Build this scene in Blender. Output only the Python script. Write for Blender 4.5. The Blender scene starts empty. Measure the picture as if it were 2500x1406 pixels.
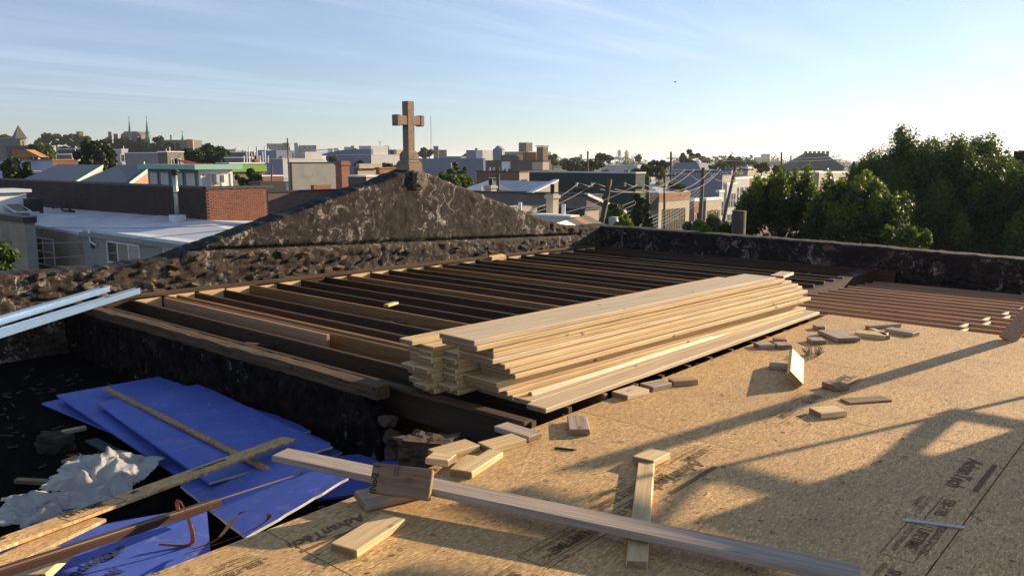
import bpy, bmesh, math, random
import numpy as np
from mathutils import Vector, Matrix, noise as mnoise
random.seed(7); RNG = np.random.default_rng(11)
R_ = math.radians
scene = bpy.context.scene
COL = scene.collection

# ------------------------------------------------------------------ camera
# world: X = along the lumber stack, Y = along the joists, Z up, deck top at z = 0
EYE = Vector((0, 0, 1.70)); FPX = 1993.0; PCX, PCY, HOR = 1250.0, 703.0, 392.0
PITCH = math.atan((PCY - HOR) / FPX); YAW = R_(41)
FWD = Vector((math.cos(YAW) * math.cos(PITCH), math.sin(YAW) * math.cos(PITCH), -math.sin(PITCH)))
RGT = Vector((math.sin(YAW), -math.cos(YAW), 0)); UPV = RGT.cross(FWD)
cam_d = bpy.data.cameras.new('camera'); cam = bpy.data.objects.new('camera', cam_d); COL.objects.link(cam)
cam_d.sensor_width = 36; cam_d.lens = FPX / 2500 * 36; cam_d.clip_start = .05; cam_d.clip_end = 20000
cam.matrix_world = Matrix.Translation(EYE) @ Matrix((RGT, UPV, -FWD)).transposed().to_4x4()
scene.camera = cam

# ------------------------------------------------------------------ sun, sky, exposure
SUN_AZ, SUN_EL = R_(-17), R_(15)          # azimuth measured from +X towards +Y
SUNV = Vector((math.cos(SUN_AZ) * math.cos(SUN_EL), math.sin(SUN_AZ) * math.cos(SUN_EL), math.sin(SUN_EL)))
sd = bpy.data.lights.new('sun', 'SUN'); sd.energy = 5.0; sd.angle = R_(.55); sd.color = (1, .80, .55)
sun = bpy.data.objects.new('sun', sd); COL.objects.link(sun)
sun.rotation_euler = SUNV.to_track_quat('Z', 'Y').to_euler()
world = bpy.data.worlds.new('World'); scene.world = world; world.use_nodes = True
scene.view_settings.view_transform = 'Standard'; scene.view_settings.look = 'None'
scene.view_settings.exposure = 1.15; scene.view_settings.gamma = 1
scene.cycles.use_denoising = True; scene.cycles.max_bounces = 8
scene.cycles.transparent_max_bounces = 8; scene.cycles.volume_bounces = 0

def ray(px, py): return FWD + RGT * ((px - PCX) / FPX) - UPV * ((py - PCY) / FPX)
def P(px, py, z=0.0):
    d = ray(px, py); return EYE + d * ((z - EYE.z) / d.z)
def PX(px, py, X):
    d = ray(px, py); return EYE + d * ((X - EYE.x) / d.x)
def PY(px, py, Y):
    d = ray(px, py); return EYE + d * ((Y - EYE.y) / d.y)
def DP(px, py, D): return EYE + ray(px, py) * D

def sky_nodes():
    nt = world.node_tree; N = nt.nodes; L = nt.links; N.clear()
    def n(t, **k):
        x = N.new(t)
        for a, b in k.items(): setattr(x, a, b)
        return x
    out = n('ShaderNodeOutputWorld'); bg = n('ShaderNodeBackground'); bg.inputs[1].default_value = .068
    sky = n('ShaderNodeTexSky', sky_type='NISHITA', sun_disc=False)
    sky.sun_elevation = SUN_EL; sky.sun_rotation = math.pi / 2 - SUN_AZ
    sky.altitude = 50; sky.air_density = 1.0; sky.dust_density = .12; sky.ozone_density = 2.0
    tc = n('ShaderNodeTexCoord')
    # cirrus: a layer at unit height; streaks run along one direction of that layer
    a = ray(0, 20); b = ray(1600, 245); a = a / a.z; b = b / b.z
    ang = math.atan2(b.y - a.y, b.x - a.x)
    sep = n('ShaderNodeSeparateXYZ'); L.new(tc.outputs['Generated'], sep.inputs[0])
    zc = n('ShaderNodeMath', operation='MAXIMUM'); L.new(sep.outputs[2], zc.inputs[0]); zc.inputs[1].default_value = .02
    dx = n('ShaderNodeMath', operation='DIVIDE'); L.new(sep.outputs[0], dx.inputs[0]); L.new(zc.outputs[0], dx.inputs[1])
    dy = n('ShaderNodeMath', operation='DIVIDE'); L.new(sep.outputs[1], dy.inputs[0]); L.new(zc.outputs[0], dy.inputs[1])
    cb = n('ShaderNodeCombineXYZ'); L.new(dx.outputs[0], cb.inputs[0]); L.new(dy.outputs[0], cb.inputs[1])
    mp = n('ShaderNodeMapping'); L.new(cb.outputs[0], mp.inputs[0]); mp.inputs['Rotation'].default_value[2] = -ang
    mp2 = n('ShaderNodeMapping'); L.new(mp.outputs[0], mp2.inputs[0]); mp2.inputs['Scale'].default_value = (.10, .75, 1)
    n1 = n('ShaderNodeTexNoise'); L.new(mp2.outputs[0], n1.inputs[0]); n1.inputs['Scale'].default_value = 1.3
    n1.inputs['Detail'].default_value = 9; n1.inputs['Roughness'].default_value = .56; n1.inputs['Distortion'].default_value = .5
    r1 = n('ShaderNodeMapRange'); L.new(n1.outputs[0], r1.inputs[0]); r1.inputs[1].default_value = .34; r1.inputs[2].default_value = .68
    mp3 = n('ShaderNodeMapping'); L.new(mp.outputs[0], mp3.inputs[0]); mp3.inputs['Scale'].default_value = (.12, .22, 1)
    mp3.inputs['Location'].default_value = (.35, .1, 0)
    n2 = n('ShaderNodeTexNoise'); L.new(mp3.outputs[0], n2.inputs[0]); n2.inputs['Scale'].default_value = 1.0; n2.inputs['Detail'].default_value = 4
    r2 = n('ShaderNodeMapRange'); L.new(n2.outputs[0], r2.inputs[0]); r2.inputs[1].default_value = .36; r2.inputs[2].default_value = .60
    mu = n('ShaderNodeMath', operation='MULTIPLY'); L.new(r1.outputs[0], mu.inputs[0]); L.new(r2.outputs[0], mu.inputs[1])
    # fade the layer into the air near the horizon
    hz = n('ShaderNodeMapRange'); L.new(sep.outputs[2], hz.inputs[0]); hz.inputs[1].default_value = .03; hz.inputs[2].default_value = .12
    mu2 = n('ShaderNodeMath', operation='MULTIPLY'); L.new(mu.outputs[0], mu2.inputs[0]); L.new(hz.outputs[0], mu2.inputs[1])
    mu3 = n('ShaderNodeMath', operation='MULTIPLY'); L.new(mu2.outputs[0], mu3.inputs[0]); mu3.inputs[1].default_value = .42
    mix = n('ShaderNodeMix', data_type='RGBA'); L.new(mu3.outputs[0], mix.inputs[0]); L.new(sky.outputs[0], mix.inputs[6])
    mix.inputs[7].default_value = (8.6, 8.6, 8.8, 1)
    # low haze whitens and cools the air towards the horizon, all round
    tz = n('ShaderNodeMapRange'); L.new(sep.outputs[2], tz.inputs[0]); tz.inputs[1].default_value = .0; tz.inputs[2].default_value = .45
    cr = n('ShaderNodeValToRGB'); L.new(tz.outputs[0], cr.inputs[0]); e = cr.color_ramp.elements; e[0].color = (.68, .78, 1.10, 1); e[1].color = (.92, .97, 1.02, 1)
    tm = n('ShaderNodeMix', data_type='RGBA', blend_type='MULTIPLY'); tm.inputs[0].default_value = 1; L.new(mix.outputs[2], tm.inputs[6]); L.new(cr.outputs[0], tm.inputs[7])
    hs = n('ShaderNodeHueSaturation'); hs.inputs['Saturation'].default_value = .84; L.new(tm.outputs[2], hs.inputs['Color']); L.new(hs.outputs[0], bg.inputs[0]); L.new(bg.outputs[0], out.inputs[0])
sky_nodes()

# ------------------------------------------------------------------ materials
MATS = {}
def newmat(name):
    m = bpy.data.materials.new(name); m.use_nodes = True
    nt = m.node_tree; b = nt.nodes['Principled BSDF']; MATS[name] = m
    return m, nt, b
def nd(nt, t, **k):
    x = nt.nodes.new(t)
    for a, b in k.items(): setattr(x, a, b)
    return x
def ramp(nt, fac, stops):
    r = nd(nt, 'ShaderNodeValToRGB'); nt.links.new(fac, r.inputs[0])
    e = r.color_ramp.elements
    while len(e) < len(stops): e.new(.5)
    for i, (p, c) in enumerate(stops):
        e[i].position = p; e[i].color = (*c, 1) if len(c) == 3 else c
    return r.outputs[0]
def coords(nt, scale=(1, 1, 1), rnd=True, kind='Object'):
    tc = nd(nt, 'ShaderNodeTexCoord'); v = tc.outputs[kind]
    if rnd:
        oi = nd(nt, 'ShaderNodeObjectInfo'); m = nd(nt, 'ShaderNodeVectorMath', operation='MULTIPLY_ADD')
        cx = nd(nt, 'ShaderNodeCombineXYZ')
        for i, k in enumerate((37., 53., 71.)):
            q = nd(nt, 'ShaderNodeMath', operation='MULTIPLY'); nt.links.new(oi.outputs['Random'], q.inputs[0]); q.inputs[1].default_value = k
            nt.links.new(q.outputs[0], cx.inputs[i])
        m.inputs[1].default_value = (1, 1, 1)
        nt.links.new(v, m.inputs[0]); nt.links.new(cx.outputs[0], m.inputs[2]); v = m.outputs[0]
    mp = nd(nt, 'ShaderNodeMapping'); nt.links.new(v, mp.inputs[0]); mp.inputs['Scale'].default_value = scale
    return mp.outputs[0]
def tnoise(nt, vec, scale, detail=5, rough=.55, dist=0.):
    t = nd(nt, 'ShaderNodeTexNoise'); nt.links.new(vec, t.inputs[0])
    t.inputs['Scale'].default_value = scale; t.inputs['Detail'].default_value = detail
    t.inputs['Roughness'].default_value = rough; t.inputs['Distortion'].default_value = dist
    return t.outputs[0]
def mixc(nt, fac, a, b, mode='MIX'):
    x = nd(nt, 'ShaderNodeMix', data_type='RGBA', blend_type=mode)
    for i, v in ((0, fac), (6, a), (7, b)):
        if isinstance(v, (int, float)): x.inputs[i].default_value = v
        elif isinstance(v, tuple): x.inputs[i].default_value = (*v, 1)
        else: nt.links.new(v, x.inputs[i])
    return x.outputs[2]
def bump(nt, bsdf, h, strength=.3, dist=.01):
    b = nd(nt, 'ShaderNodeBump'); nt.links.new(h, b.inputs['Height'])
    b.inputs['Strength'].default_value = strength; b.inputs['Distance'].default_value = dist
    nt.links.new(b.outputs[0], bsdf.inputs['Normal'])
def maprange(nt, v, a, b, c=0., d=1.):
    r = nd(nt, 'ShaderNodeMapRange'); nt.links.new(v, r.inputs[0])
    for i, x in enumerate((a, b, c, d)): r.inputs[i + 1].default_value = x
    return r.outputs[0]
def mathn(nt, op, a, b):
    x = nd(nt, 'ShaderNodeMath', operation=op)
    for i, v in enumerate((a, b)):
        if isinstance(v, (int, float)): x.inputs[i].default_value = v
        else: nt.links.new(v, x.inputs[i])
    return x.outputs[0]

def plain(name, c, rough=.8, var=.25, scale=3., bmp=.15, bdist=.01, spec=.3, metal=0., dirt=None, kind='Object'):
    m, nt, b = newmat(name)
    v = coords(nt, kind=kind)
    f = tnoise(nt, v, scale, 6, .6); f2 = tnoise(nt, v, scale * 7, 4, .6)
    lo = tuple(x * (1 - var) for x in c); hi = tuple(min(1, x * (1 + var * .8)) for x in c)
    col = ramp(nt, f, [(.3, lo), (.7, hi)])
    col = mixc(nt, .35, col, ramp(nt, f2, [(.3, lo), (.7, hi)]))
    if dirt:
        k = maprange(nt, tnoise(nt, v, scale * .6, 8, .7, .6), .52, .70)
        col = mixc(nt, k, col, dirt)
    nt.links.new(col, b.inputs['Base Color'])
    b.inputs['Roughness'].default_value = rough; b.inputs['Specular IOR Level'].default_value = spec
    b.inputs['Metallic'].default_value = metal
    if bmp: bump(nt, b, f2, bmp, bdist)
    return m

def wood(name, light, dark, knot=(.16, .08, .035), rough=.62, grain=1., var=.34, bmp=.12):
    # grain runs along local X
    m, nt, b = newmat(name)
    v = coords(nt, (.9 * grain, 12, 12)); f = tnoise(nt, v, 2.2, 7, .6, .9)
    v2 = coords(nt, (.9, 30, 30)); f2 = tnoise(nt, v2, 2.0, 5, .65, .5)
    v3 = coords(nt, (.8, 2.2, 2.2)); f3 = tnoise(nt, v3, 1.1, 3)
    # cathedral rings
    vw = coords(nt, (.35, 7, 7)); w = nd(nt, 'ShaderNodeTexWave', wave_type='BANDS', bands_direction='DIAGONAL'); nt.links.new(vw, w.inputs[0])
    w.inputs['Scale'].default_value = 1.6; w.inputs['Distortion'].default_value = 6; w.inputs['Detail'].default_value = 3; w.inputs['Detail Scale'].default_value = .8
    mid = tuple((a + c) / 2 for a, c in zip(light, dark))
    col = ramp(nt, f, [(.28, dark), (.5, mid), (.72, light)])
    col = mixc(nt, .34, col, ramp(nt, w.outputs[1], [(.1, light), (.8, dark)]))
    col = mixc(nt, .55, col, ramp(nt, f2, [(.36, tuple(x * .72 for x in dark)), (.5, mid), (.62, light)]))
    oi = nd(nt, 'ShaderNodeObjectInfo')
    col = mixc(nt, mathn(nt, 'MULTIPLY', oi.outputs['Random'], var), col, tuple(x * .55 for x in dark))
    vo = nd(nt, 'ShaderNodeTexVoronoi'); nt.links.new(coords(nt, (2.6, 5.0, 5.0)), vo.inputs[0]); vo.inputs['Scale'].default_value = 1.5
    kf = maprange(nt, vo.outputs[0], .06, .13, 1., 0.)
    col = mixc(nt, mathn(nt, 'MULTIPLY', kf, maprange(nt, f3, .42, .52)), col, knot)
    nt.links.new(col, b.inputs['Base Color']); b.inputs['Roughness'].default_value = rough; b.inputs['Specular IOR Level'].default_value = .25
    bump(nt, b, f2, bmp, .003)
    return m
wood('pine', (.80, .61, .35), (.54, .35, .16)); wood('pine_grey', (.52, .43, .35), (.25, .19, .15)); wood('pine_dark', (.34, .22, .13), (.15, .09, .05))
wood('pine_red', (.50, .31, .19), (.32, .18, .10)); wood('joist_old', (.095, .054, .032), (.035, .020, .012), knot=(.02, .012, .01), rough=.8)
wood('joist_new', (.34, .185, .075), (.20, .10, .04)); wood('plank_top', (.80, .64, .43), (.50, .36, .22), knot=(.14, .08, .05))
plain('end_pine', (.27, .165, .085), .9, .3, 30, .3, .003); plain('end_dark', (.10, .062, .04), .9, .3, 30, .3, .003)
wood('charred_timber', (.17, .105, .06), (.03, .02, .014), knot=(.01, .008, .006), rough=.9, bmp=.5)

def osb(name='osb', k=1.):
    m, nt, b = newmat(name)
    v = coords(nt, (1, 1, .2), kind='Object')
    cols = []
    vo = []
    for sc, ro in ((16, 0), (23, .9), (31, 2.0)):
        mp = nd(nt, 'ShaderNodeMapping'); nt.links.new(v, mp.inputs[0]); mp.inputs['Rotation'].default_value[2] = ro; mp.inputs['Scale'].default_value = (sc * 2.2, sc * 8.0, 1)
        t = nd(nt, 'ShaderNodeTexVoronoi'); nt.links.new(mp.outputs[0], t.inputs[0]); t.inputs['Scale'].default_value = 1; t.inputs['Randomness'].default_value = 1
        s = nd(nt, 'ShaderNodeSeparateColor'); nt.links.new(t.outputs['Color'], s.inputs[0]); vo.append(s.outputs[0])
    c1 = ramp(nt, vo[0], [(.0, (.25 * k, .13 * k, .042 * k)), (.5, (.45 * k, .265 * k, .095 * k)), (1., (.66 * k, .43 * k, .175 * k))])
    c2 = ramp(nt, vo[1], [(.0, (.23 * k, .12 * k, .04 * k)), (.6, (.46 * k, .275 * k, .10 * k)), (1., (.70 * k, .47 * k, .20 * k))])
    c3 = ramp(nt, vo[2], [(.0, (.32 * k, .19 * k, .09 * k)), (1., (.52 * k, .355 * k, .185 * k))])
    col = mixc(nt, .5, c1, c2); col = mixc(nt, .33, col, c3)
    col = mixc(nt, maprange(nt, vo[1], .82, .90, 0, .55), col, (.74 * k, .53 * k, .27 * k)); col = mixc(nt, maprange(nt, vo[0], .14, .06, 0, .5), col, (.15 * k, .075 * k, .028 * k))
    big = tnoise(nt, v, 1.3, 5, .6)
    col = mixc(nt, maprange(nt, big, .40, .75, 0, .5), col, (.26 * k, .165 * k, .085 * k))
    sp = tnoise(nt, v, 48, 3, .6)
    col = mixc(nt, maprange(nt, sp, .68, .74, 0, .75), col, (.09 * k, .052 * k, .028 * k))
    nt.links.new(col, b.inputs['Base Color']); b.inputs['Roughness'].default_value = .62; b.inputs['Specular IOR Level'].default_value = .25
    h = mixc(nt, .5, vo[0], vo[1]); bump(nt, b, h, .25, .003)
osb('osb', 1.18); osb('osb_dark', .8)

def charred(name, base=(.035, .028, .024), mid=(.085, .062, .047), pale=(.40, .36, .31), tan=(.30, .21, .13), a=.60, t=.6, sc=1., rough=.9, bd=.02, gloss=0):
    m, nt, b = newmat(name)
    v = coords(nt, (sc, sc, sc), rnd=False)
    f = tnoise(nt, v, 2.4, 9, .68, .5); g = tnoise(nt, v, 9, 8, .65, .8); h = tnoise(nt, v, 1.2, 4, .6); e = tnoise(nt, v, 34, 4, .6)
    col = ramp(nt, g, [(.34, base), (.56, mid), (.75, tuple(x * 1.7 for x in mid))])
    kt = mathn(nt, 'MULTIPLY', maprange(nt, f, t, t + .09), maprange(nt, e, .38, .6))
    col = mixc(nt, kt, col, tan)
    v2 = nd(nt, 'ShaderNodeMapping'); nt.links.new(v, v2.inputs[0]); v2.inputs['Location'].default_value = (7, 3, 5)
    p = tnoise(nt, v2.outputs[0], 5.5, 9, .72, 1.2)
    kp = mathn(nt, 'MULTIPLY', maprange(nt, p, a, a + .10), maprange(nt, h, .40, .56))
    col = mixc(nt, mathn(nt, 'MULTIPLY', kp, maprange(nt, e, .34, .56)), col, pale)
    nt.links.new(col, b.inputs['Base Color']); b.inputs['Roughness'].default_value = rough; b.inputs['Specular IOR Level'].default_value = max(0, .2 + gloss)
    bump(nt, b, mixc(nt, .5, g, e), .7, bd * .35)
charred('char_gable', base=(.012, .009, .008), mid=(.036, .026, .021), pale=(.42, .37, .33), tan=(.38, .26, .15), a=.53, t=.64)
charred('char_rubble', base=(.010, .008, .007), mid=(.048, .034, .026), pale=(.44, .39, .34), tan=(.17, .105, .068), a=.53, t=.57, sc=1.25, bd=.03)
charred('char_black', base=(.006, .005, .005), mid=(.017, .013, .012), pale=(.30, .30, .32), tan=(.06, .042, .032), a=.60, t=.60, gloss=-.2)
charred('char_parapet', base=(.006, .005, .006), mid=(.018, .014, .013), pale=(.34, .28, .25), tan=(.24, .155, .11), a=.53, t=.565, bd=.015)
charred('char_coping', base=(.010, .010, .012), mid=(.026, .026, .030), pale=(.18, .18, .2), tan=(.07, .06, .06), a=.66, t=.68, sc=2)
charred('floor_black', base=(.006, .0055, .006), mid=(.011, .0095, .009), pale=(.12, .1, .09), tan=(.05, .035, .025), a=.68, t=.68, bd=.008, gloss=-.2)
plain('stone_tan', (.10, .066, .044), .85, .5, 6, .6, .02); plain('stone_grey', (.15, .115, .085), .85, .6, 9, .6, .02); plain('stone_dark', (.03, .022, .018), .85, .6, 6, .6, .02)
plain('brownstone', (.27, .19, .135), .85, .28, 9, .35, .008, dirt=(.16, .12, .09))
plain('bay_shade_black', (.012, .010, .010), .95, .3, 4, 0)
plain('print_ink', (.17, .10, .045), .8, .35, 40, 0); plain('ink_dark', (.03, .028, .03), .8, .2, 30, 0)
plain('ink_blue', (.035, .04, .13), .8, .2, 30, 0)
def gyp():
    m, nt, b = newmat('gypsum_blue'); v = coords(nt, (1, 1, 1)); f = tnoise(nt, v, 2.2, 7, .6); g = tnoise(nt, v, 60, 3)
    col = ramp(nt, f, [(.3, (.055, .098, .40)), (.7, (.085, .135, .52))]); col = mixc(nt, maprange(nt, tnoise(nt, v, 9, 6, .7), .60, .72, 0, .8), col, (.26, .29, .55)); col = mixc(nt, maprange(nt, tnoise(nt, v, 3.5, 8, .75, 1.5), .56, .66, 0, .35), col, (.30, .29, .36))
    nt.links.new(col, b.inputs['Base Color']); b.inputs['Roughness'].default_value = .6; b.inputs['Specular IOR Level'].default_value = .3; bump(nt, b, g, .06, .002)
gyp()
plain('gypsum_core', (.55, .52, .48), .9, .2, 20, .5, .004)
plain('galvanized', (.20, .31, .50), .34, .06, 2, .02, .002, spec=.5, metal=.75)  # blue base colour of the galvanized steel carries the reflected sky
plain('nail_steel', (.13, .115, .10), .4, .1, 2, 0, metal=.9)
plain('strap_orange', (.55, .16, .035), .45, .15, 8, 0)
plain('brown_trim', (.052, .024, .015), .5, .3, 8, .1, .003)
def plastic(name, c, tr):
    m, nt, b = newmat(name); v = coords(nt, (1, 1, 1)); f = tnoise(nt, v, 5, 6, .6)
    nt.links.new(ramp(nt, f, [(.3, tuple(x * .85 for x in c)), (.7, c)]), b.inputs['Base Color']); b.inputs['Roughness'].default_value = .35
    tl = nd(nt, 'ShaderNodeBsdfTranslucent'); tl.inputs[0].default_value = (*c, 1); mx = nd(nt, 'ShaderNodeMixShader'); mx.inputs[0].default_value = tr
    nt.links.new(b.outputs[0], mx.inputs[1]); nt.links.new(tl.outputs[0], mx.inputs[2]); nt.links.new(mx.outputs[0], nt.nodes['Material Output'].inputs[0])
    bump(nt, b, f, .3, .01)
plastic('plastic_white', (.48, .47, .455), .3); plastic('plastic_strip', (.66, .68, .74), .2)
# town
plain('stucco_grey', (.27, .26, .235), .9, .14, 1.2, .2, .01, dirt=(.20, .19, .17)); plain('stucco_tan', (.30, .25, .19), .9, .2, 1.0, .2, .01, dirt=(.17, .12, .09))
plain('stucco_cream', (.46, .385, .28), .85, .12, 1.5, .15); plain('stucco_dark', (.135, .125, .115), .9, .15, 1.2, .15); plain('wall_white', (.50, .485, .455), .85, .1, 1.5, .1)
plain('wall_bluegrey', (.19, .21, .27), .85, .1, .8, .1); plain('wall_lavender', (.45, .44, .60), .85, .1, .8, .1); plain('wall_brown', (.18, .13, .10), .9, .2, 1, .1)  # the blue grey carries the shade of walls turned from the sun
plain('wall_green_dark', (.020, .045, .045), .8, .15, .6, .1); plain('wall_olive', (.19, .175, .12), .85, .15, 1, .1); plain('lime_paint', (.17, .33, .04), .6, .1, 2, 0)
plain('mint_trim', (.27, .46, .37), .6, .06, 2, 0); plain('white_trim', (.74, .73, .70), .6, .06, 2, 0); plain('teal_wall', (.16, .20, .21), .8, .1, 2, .05)
plain('roof_shingle', (.055, .085, .135), .85, .18, 8, .25, .01); plain('orange_wood', (.38, .19, .07), .7, .2, 2, .1); plain('red_rail', (.62, .07, .03), .5, .1, 2, 0)
plain('roof_silver', (.42, .44, .50), .5, .12, .5, .1, .01, spec=.5, dirt=(.30, .31, .36)); plain('roof_dark', (.075, .078, .085), .85, .2, .6, .1)
plain('roof_white', (.56, .58, .64), .55, .08, .5, .12, .012, spec=.4, dirt=(.40, .42, .50)); plain('slate', (.085, .082, .085), .7, .2, 1.5, .1)
plain('copper_green', (.10, .19, .17), .6, .25, 1, .1); plain('tan_stone_far', (.42, .33, .19), .85, .15, .8, .1); plain('far_concrete', (.22, .22, .24), .85, .15, .3, .1)
plain('steel_white', (.70, .71, .74), .6, .05, 1, 0); plain('chimney_metal', (.50, .47, .42), .4, .15, 6, .1, .004, metal=.8); plain('black_metal', (.02, .02, .022), .5, .2, 6, 0)
plain('pole_wood', (.075, .058, .045), .9, .3, 5, .3); plain('wire', (.30, .29, .28), .5, .05, 1, 0); plain('wire_dark', (.05, .05, .05), .6, .05, 1, 0); plain('transformer_grey', (.42, .43, .45), .5, .1, 3, 0)
plain('soot_streak', (.05, .045, .042), .9, .3, 6, 0); plain('frame_white', (.70, .69, .66), .6, .05, 2, 0); plain('curtain', (.40, .36, .31), .9, .2, 6, .2); plain('shade_cream', (.50, .49, .44), .8, .08, 5, .1); plain('kraft', (.62, .47, .17), .8, .1, 5, 0)
def glass(name='pane', c=(.045, .05, .055)):
    m, nt, b = newmat(name); b.inputs['Base Color'].default_value = (*c, 1); b.inputs['Roughness'].default_value = .08; b.inputs['Specular IOR Level'].default_value = .7
    v = coords(nt, (1, 1, 1)); bump(nt, b, tnoise(nt, v, .8, 2), .05, .02)
glass()
def brickm(name, c1, c2, mortar, sx=1.):
    m, nt, b = newmat(name); tc = nd(nt, 'ShaderNodeTexCoord')
    geo = nd(nt, 'ShaderNodeNewGeometry'); sn = nd(nt, 'ShaderNodeSeparateXYZ'); nt.links.new(geo.outputs['Normal'], sn.inputs[0])
    s = nd(nt, 'ShaderNodeSeparateXYZ'); nt.links.new(tc.outputs['Object'], s.inputs[0])
    ax = mathn(nt, 'ADD', s.outputs[0], s.outputs[1]); cb = nd(nt, 'ShaderNodeCombineXYZ'); nt.links.new(ax, cb.inputs[0]); nt.links.new(s.outputs[2], cb.inputs[1])
    t = nd(nt, 'ShaderNodeTexBrick'); nt.links.new(cb.outputs[0], t.inputs[0]); t.inputs['Scale'].default_value = 1
    t.inputs['Brick Width'].default_value = .215 * sx; t.inputs['Row Height'].default_value = .068 * sx; t.inputs['Mortar Size'].default_value = .008 * sx
    for i, c in enumerate((c1, c2, mortar)): t.inputs[1 + i].default_value = (*c, 1)
    f = tnoise(nt, tc.outputs['Object'], 1.2, 6)
    col = mixc(nt, maprange(nt, f, .35, .7, 0, .45), t.outputs[0], tuple(x * .5 for x in c1))
    nt.links.new(col, b.inputs['Base Color']); b.inputs['Roughness'].default_value = .9; bump(nt, b, t.outputs[1], -.4, .01)
brickm('brick_red', (.34, .12, .06), (.26, .09, .05), (.20, .15, .12)); brickm('brick_dark', (.10, .055, .045), (.07, .04, .035), (.2, .17, .15)); brickm('brick_orange', (.36, .16, .08), (.30, .13, .06), (.3, .2, .14))
plain('brick_body', (.225, .095, .058), .9, .45, 1.2, .3, .006); plain('brick_shade', (.052, .034, .030), .9, .5, 1.5, .3, .006); plain('mortar', (.16, .14, .125), .95, .2, 6, .2); plain('tile_dark', (.05, .047, .05), .6, .3, 6, .1)  # the second, darker brick has the left face's shade in its colour
def leafm(name, c, tr=.35, gl=.45):
    m, nt, b = newmat(name); oi = nd(nt, 'ShaderNodeNewGeometry')
    col = ramp(nt, oi.outputs['Random Per Island'], [(0, tuple(x * .55 for x in c)), (.6, c), (1, tuple(min(1, x * 1.5) for x in c))])
    nt.links.new(col, b.inputs['Base Color']); b.inputs['Roughness'].default_value = gl; b.inputs['Specular IOR Level'].default_value = .3
    tl = nd(nt, 'ShaderNodeBsdfTranslucent'); nt.links.new(mixc(nt, 1., col, (1.3, 1.25, .5), 'MULTIPLY'), tl.inputs[0])
    mx = nd(nt, 'ShaderNodeMixShader'); mx.inputs[0].default_value = tr; nt.links.new(b.outputs[0], mx.inputs[1]); nt.links.new(tl.outputs[0], mx.inputs[2])
    nt.links.new(mx.outputs[0], nt.nodes['Material Output'].inputs[0])
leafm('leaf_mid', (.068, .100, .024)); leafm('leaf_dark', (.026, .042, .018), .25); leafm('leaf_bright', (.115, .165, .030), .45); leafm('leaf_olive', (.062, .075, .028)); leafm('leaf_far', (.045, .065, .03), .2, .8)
plain('bark', (.075, .055, .04), .95, .3, 6, .4, .02); plain('asphalt', (.05, .05, .052), .9, .2, .3, .1); plain('terrain', (.07, .075, .05), .95, .3, .02, 0)

# ------------------------------------------------------------------ mesh helpers
def lnk(o, parent=None):
    COL.objects.link(o)
    if parent is not None: o.parent = parent
    return o
def mesh_obj(name, verts, faces, mat, parent=None, smooth=False):
    me = bpy.data.meshes.new(name); me.from_pydata([tuple(v) for v in verts], [], faces); me.validate(); me.update()
    if mat: me.materials.append(MATS[mat] if isinstance(mat, str) else mat)
    if smooth: me.polygons.foreach_set('use_smooth', [True] * len(me.polygons))
    return lnk(bpy.data.objects.new(name, me), parent)
def tag(o, label=None, cat=None, group=None, kind=None):
    for k, v in (('label', label), ('category', cat), ('group', group), ('kind', kind)):
        if v: o[k] = v
    return o
def empty(name, loc=(0, 0, 0), rz=0, parent=None):
    o = bpy.data.objects.new(name, None); o.location = loc; o.rotation_euler = (0, 0, rz); o.empty_display_size = .2
    return lnk(o, parent)
class MB:
    def __init__(s): s.v = []; s.f = []
    def add(s, verts, faces):
        n = len(s.v); s.v += [tuple(x) for x in verts]; s.f += [tuple(i + n for i in f) for f in faces]; return s
    def box(s, x0, x1, y0, y1, z0, z1):
        return s.add([(x0, y0, z0), (x1, y0, z0), (x1, y1, z0), (x0, y1, z0), (x0, y0, z1), (x1, y0, z1), (x1, y1, z1), (x0, y1, z1)],
                     [(0, 3, 2, 1), (4, 5, 6, 7), (0, 1, 5, 4), (1, 2, 6, 5), (2, 3, 7, 6), (3, 0, 4, 7)])
    def poly(s, pts, vec):   # extrude polygon pts by vec
        n = len(pts); p = [Vector(q) for q in pts]; q = [a + Vector(vec) for a in p]
        return s.add(p + q, [tuple(range(n)), tuple(range(2 * n - 1, n - 1, -1))] + [(i, i + n, (i + 1) % n + n, (i + 1) % n) for i in range(n)])
    def bar(s, a, b, w, t, up=(0, 0, 1)):
        a = Vector(a); b = Vector(b); d = (b - a).normalized(); sd = d.cross(Vector(up)).normalized(); u = sd.cross(d)
        c = [a + sd * (i * w / 2) + u * (j * t / 2) for i, j in ((-1, -1), (1, -1), (1, 1), (-1, 1))]
        return s.poly(c, b - a)
    def tube(s, pts, rad, n=6, cap=True):
        pts = [Vector(p) for p in pts]; m = len(pts); rad = [rad] * m if isinstance(rad, (int, float)) else rad; V = []; F = []
        for i, p in enumerate(pts):
            d = (pts[min(i + 1, m - 1)] - pts[max(i - 1, 0)]).normalized()
            a = d.cross(Vector((0, 0, 1)) if abs(d.z) < .95 else Vector((1, 0, 0))).normalized(); b = d.cross(a)
            V += [p + (a * math.cos(k * 2 * math.pi / n) + b * math.sin(k * 2 * math.pi / n)) * rad[i] for k in range(n)]
        for i in range(m - 1):
            for k in range(n): F.append((i * n + k, i * n + (k + 1) % n, (i + 1) * n + (k + 1) % n, (i + 1) * n + k))
        if cap: F += [tuple(range(n - 1, -1, -1)), tuple((m - 1) * n + k for k in range(n))]
        return s.add(V, F)
    def build(s, name, mat, parent=None, smooth=False, origin=None):
        if origin is not None:
            o = Vector(origin); s.v = [tuple(Vector(v) - o) for v in s.v]
        ob = mesh_obj(name, s.v, s.f, mat, parent, smooth)
        if origin is not None: ob.location = origin
        return ob
_cache = {}
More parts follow.
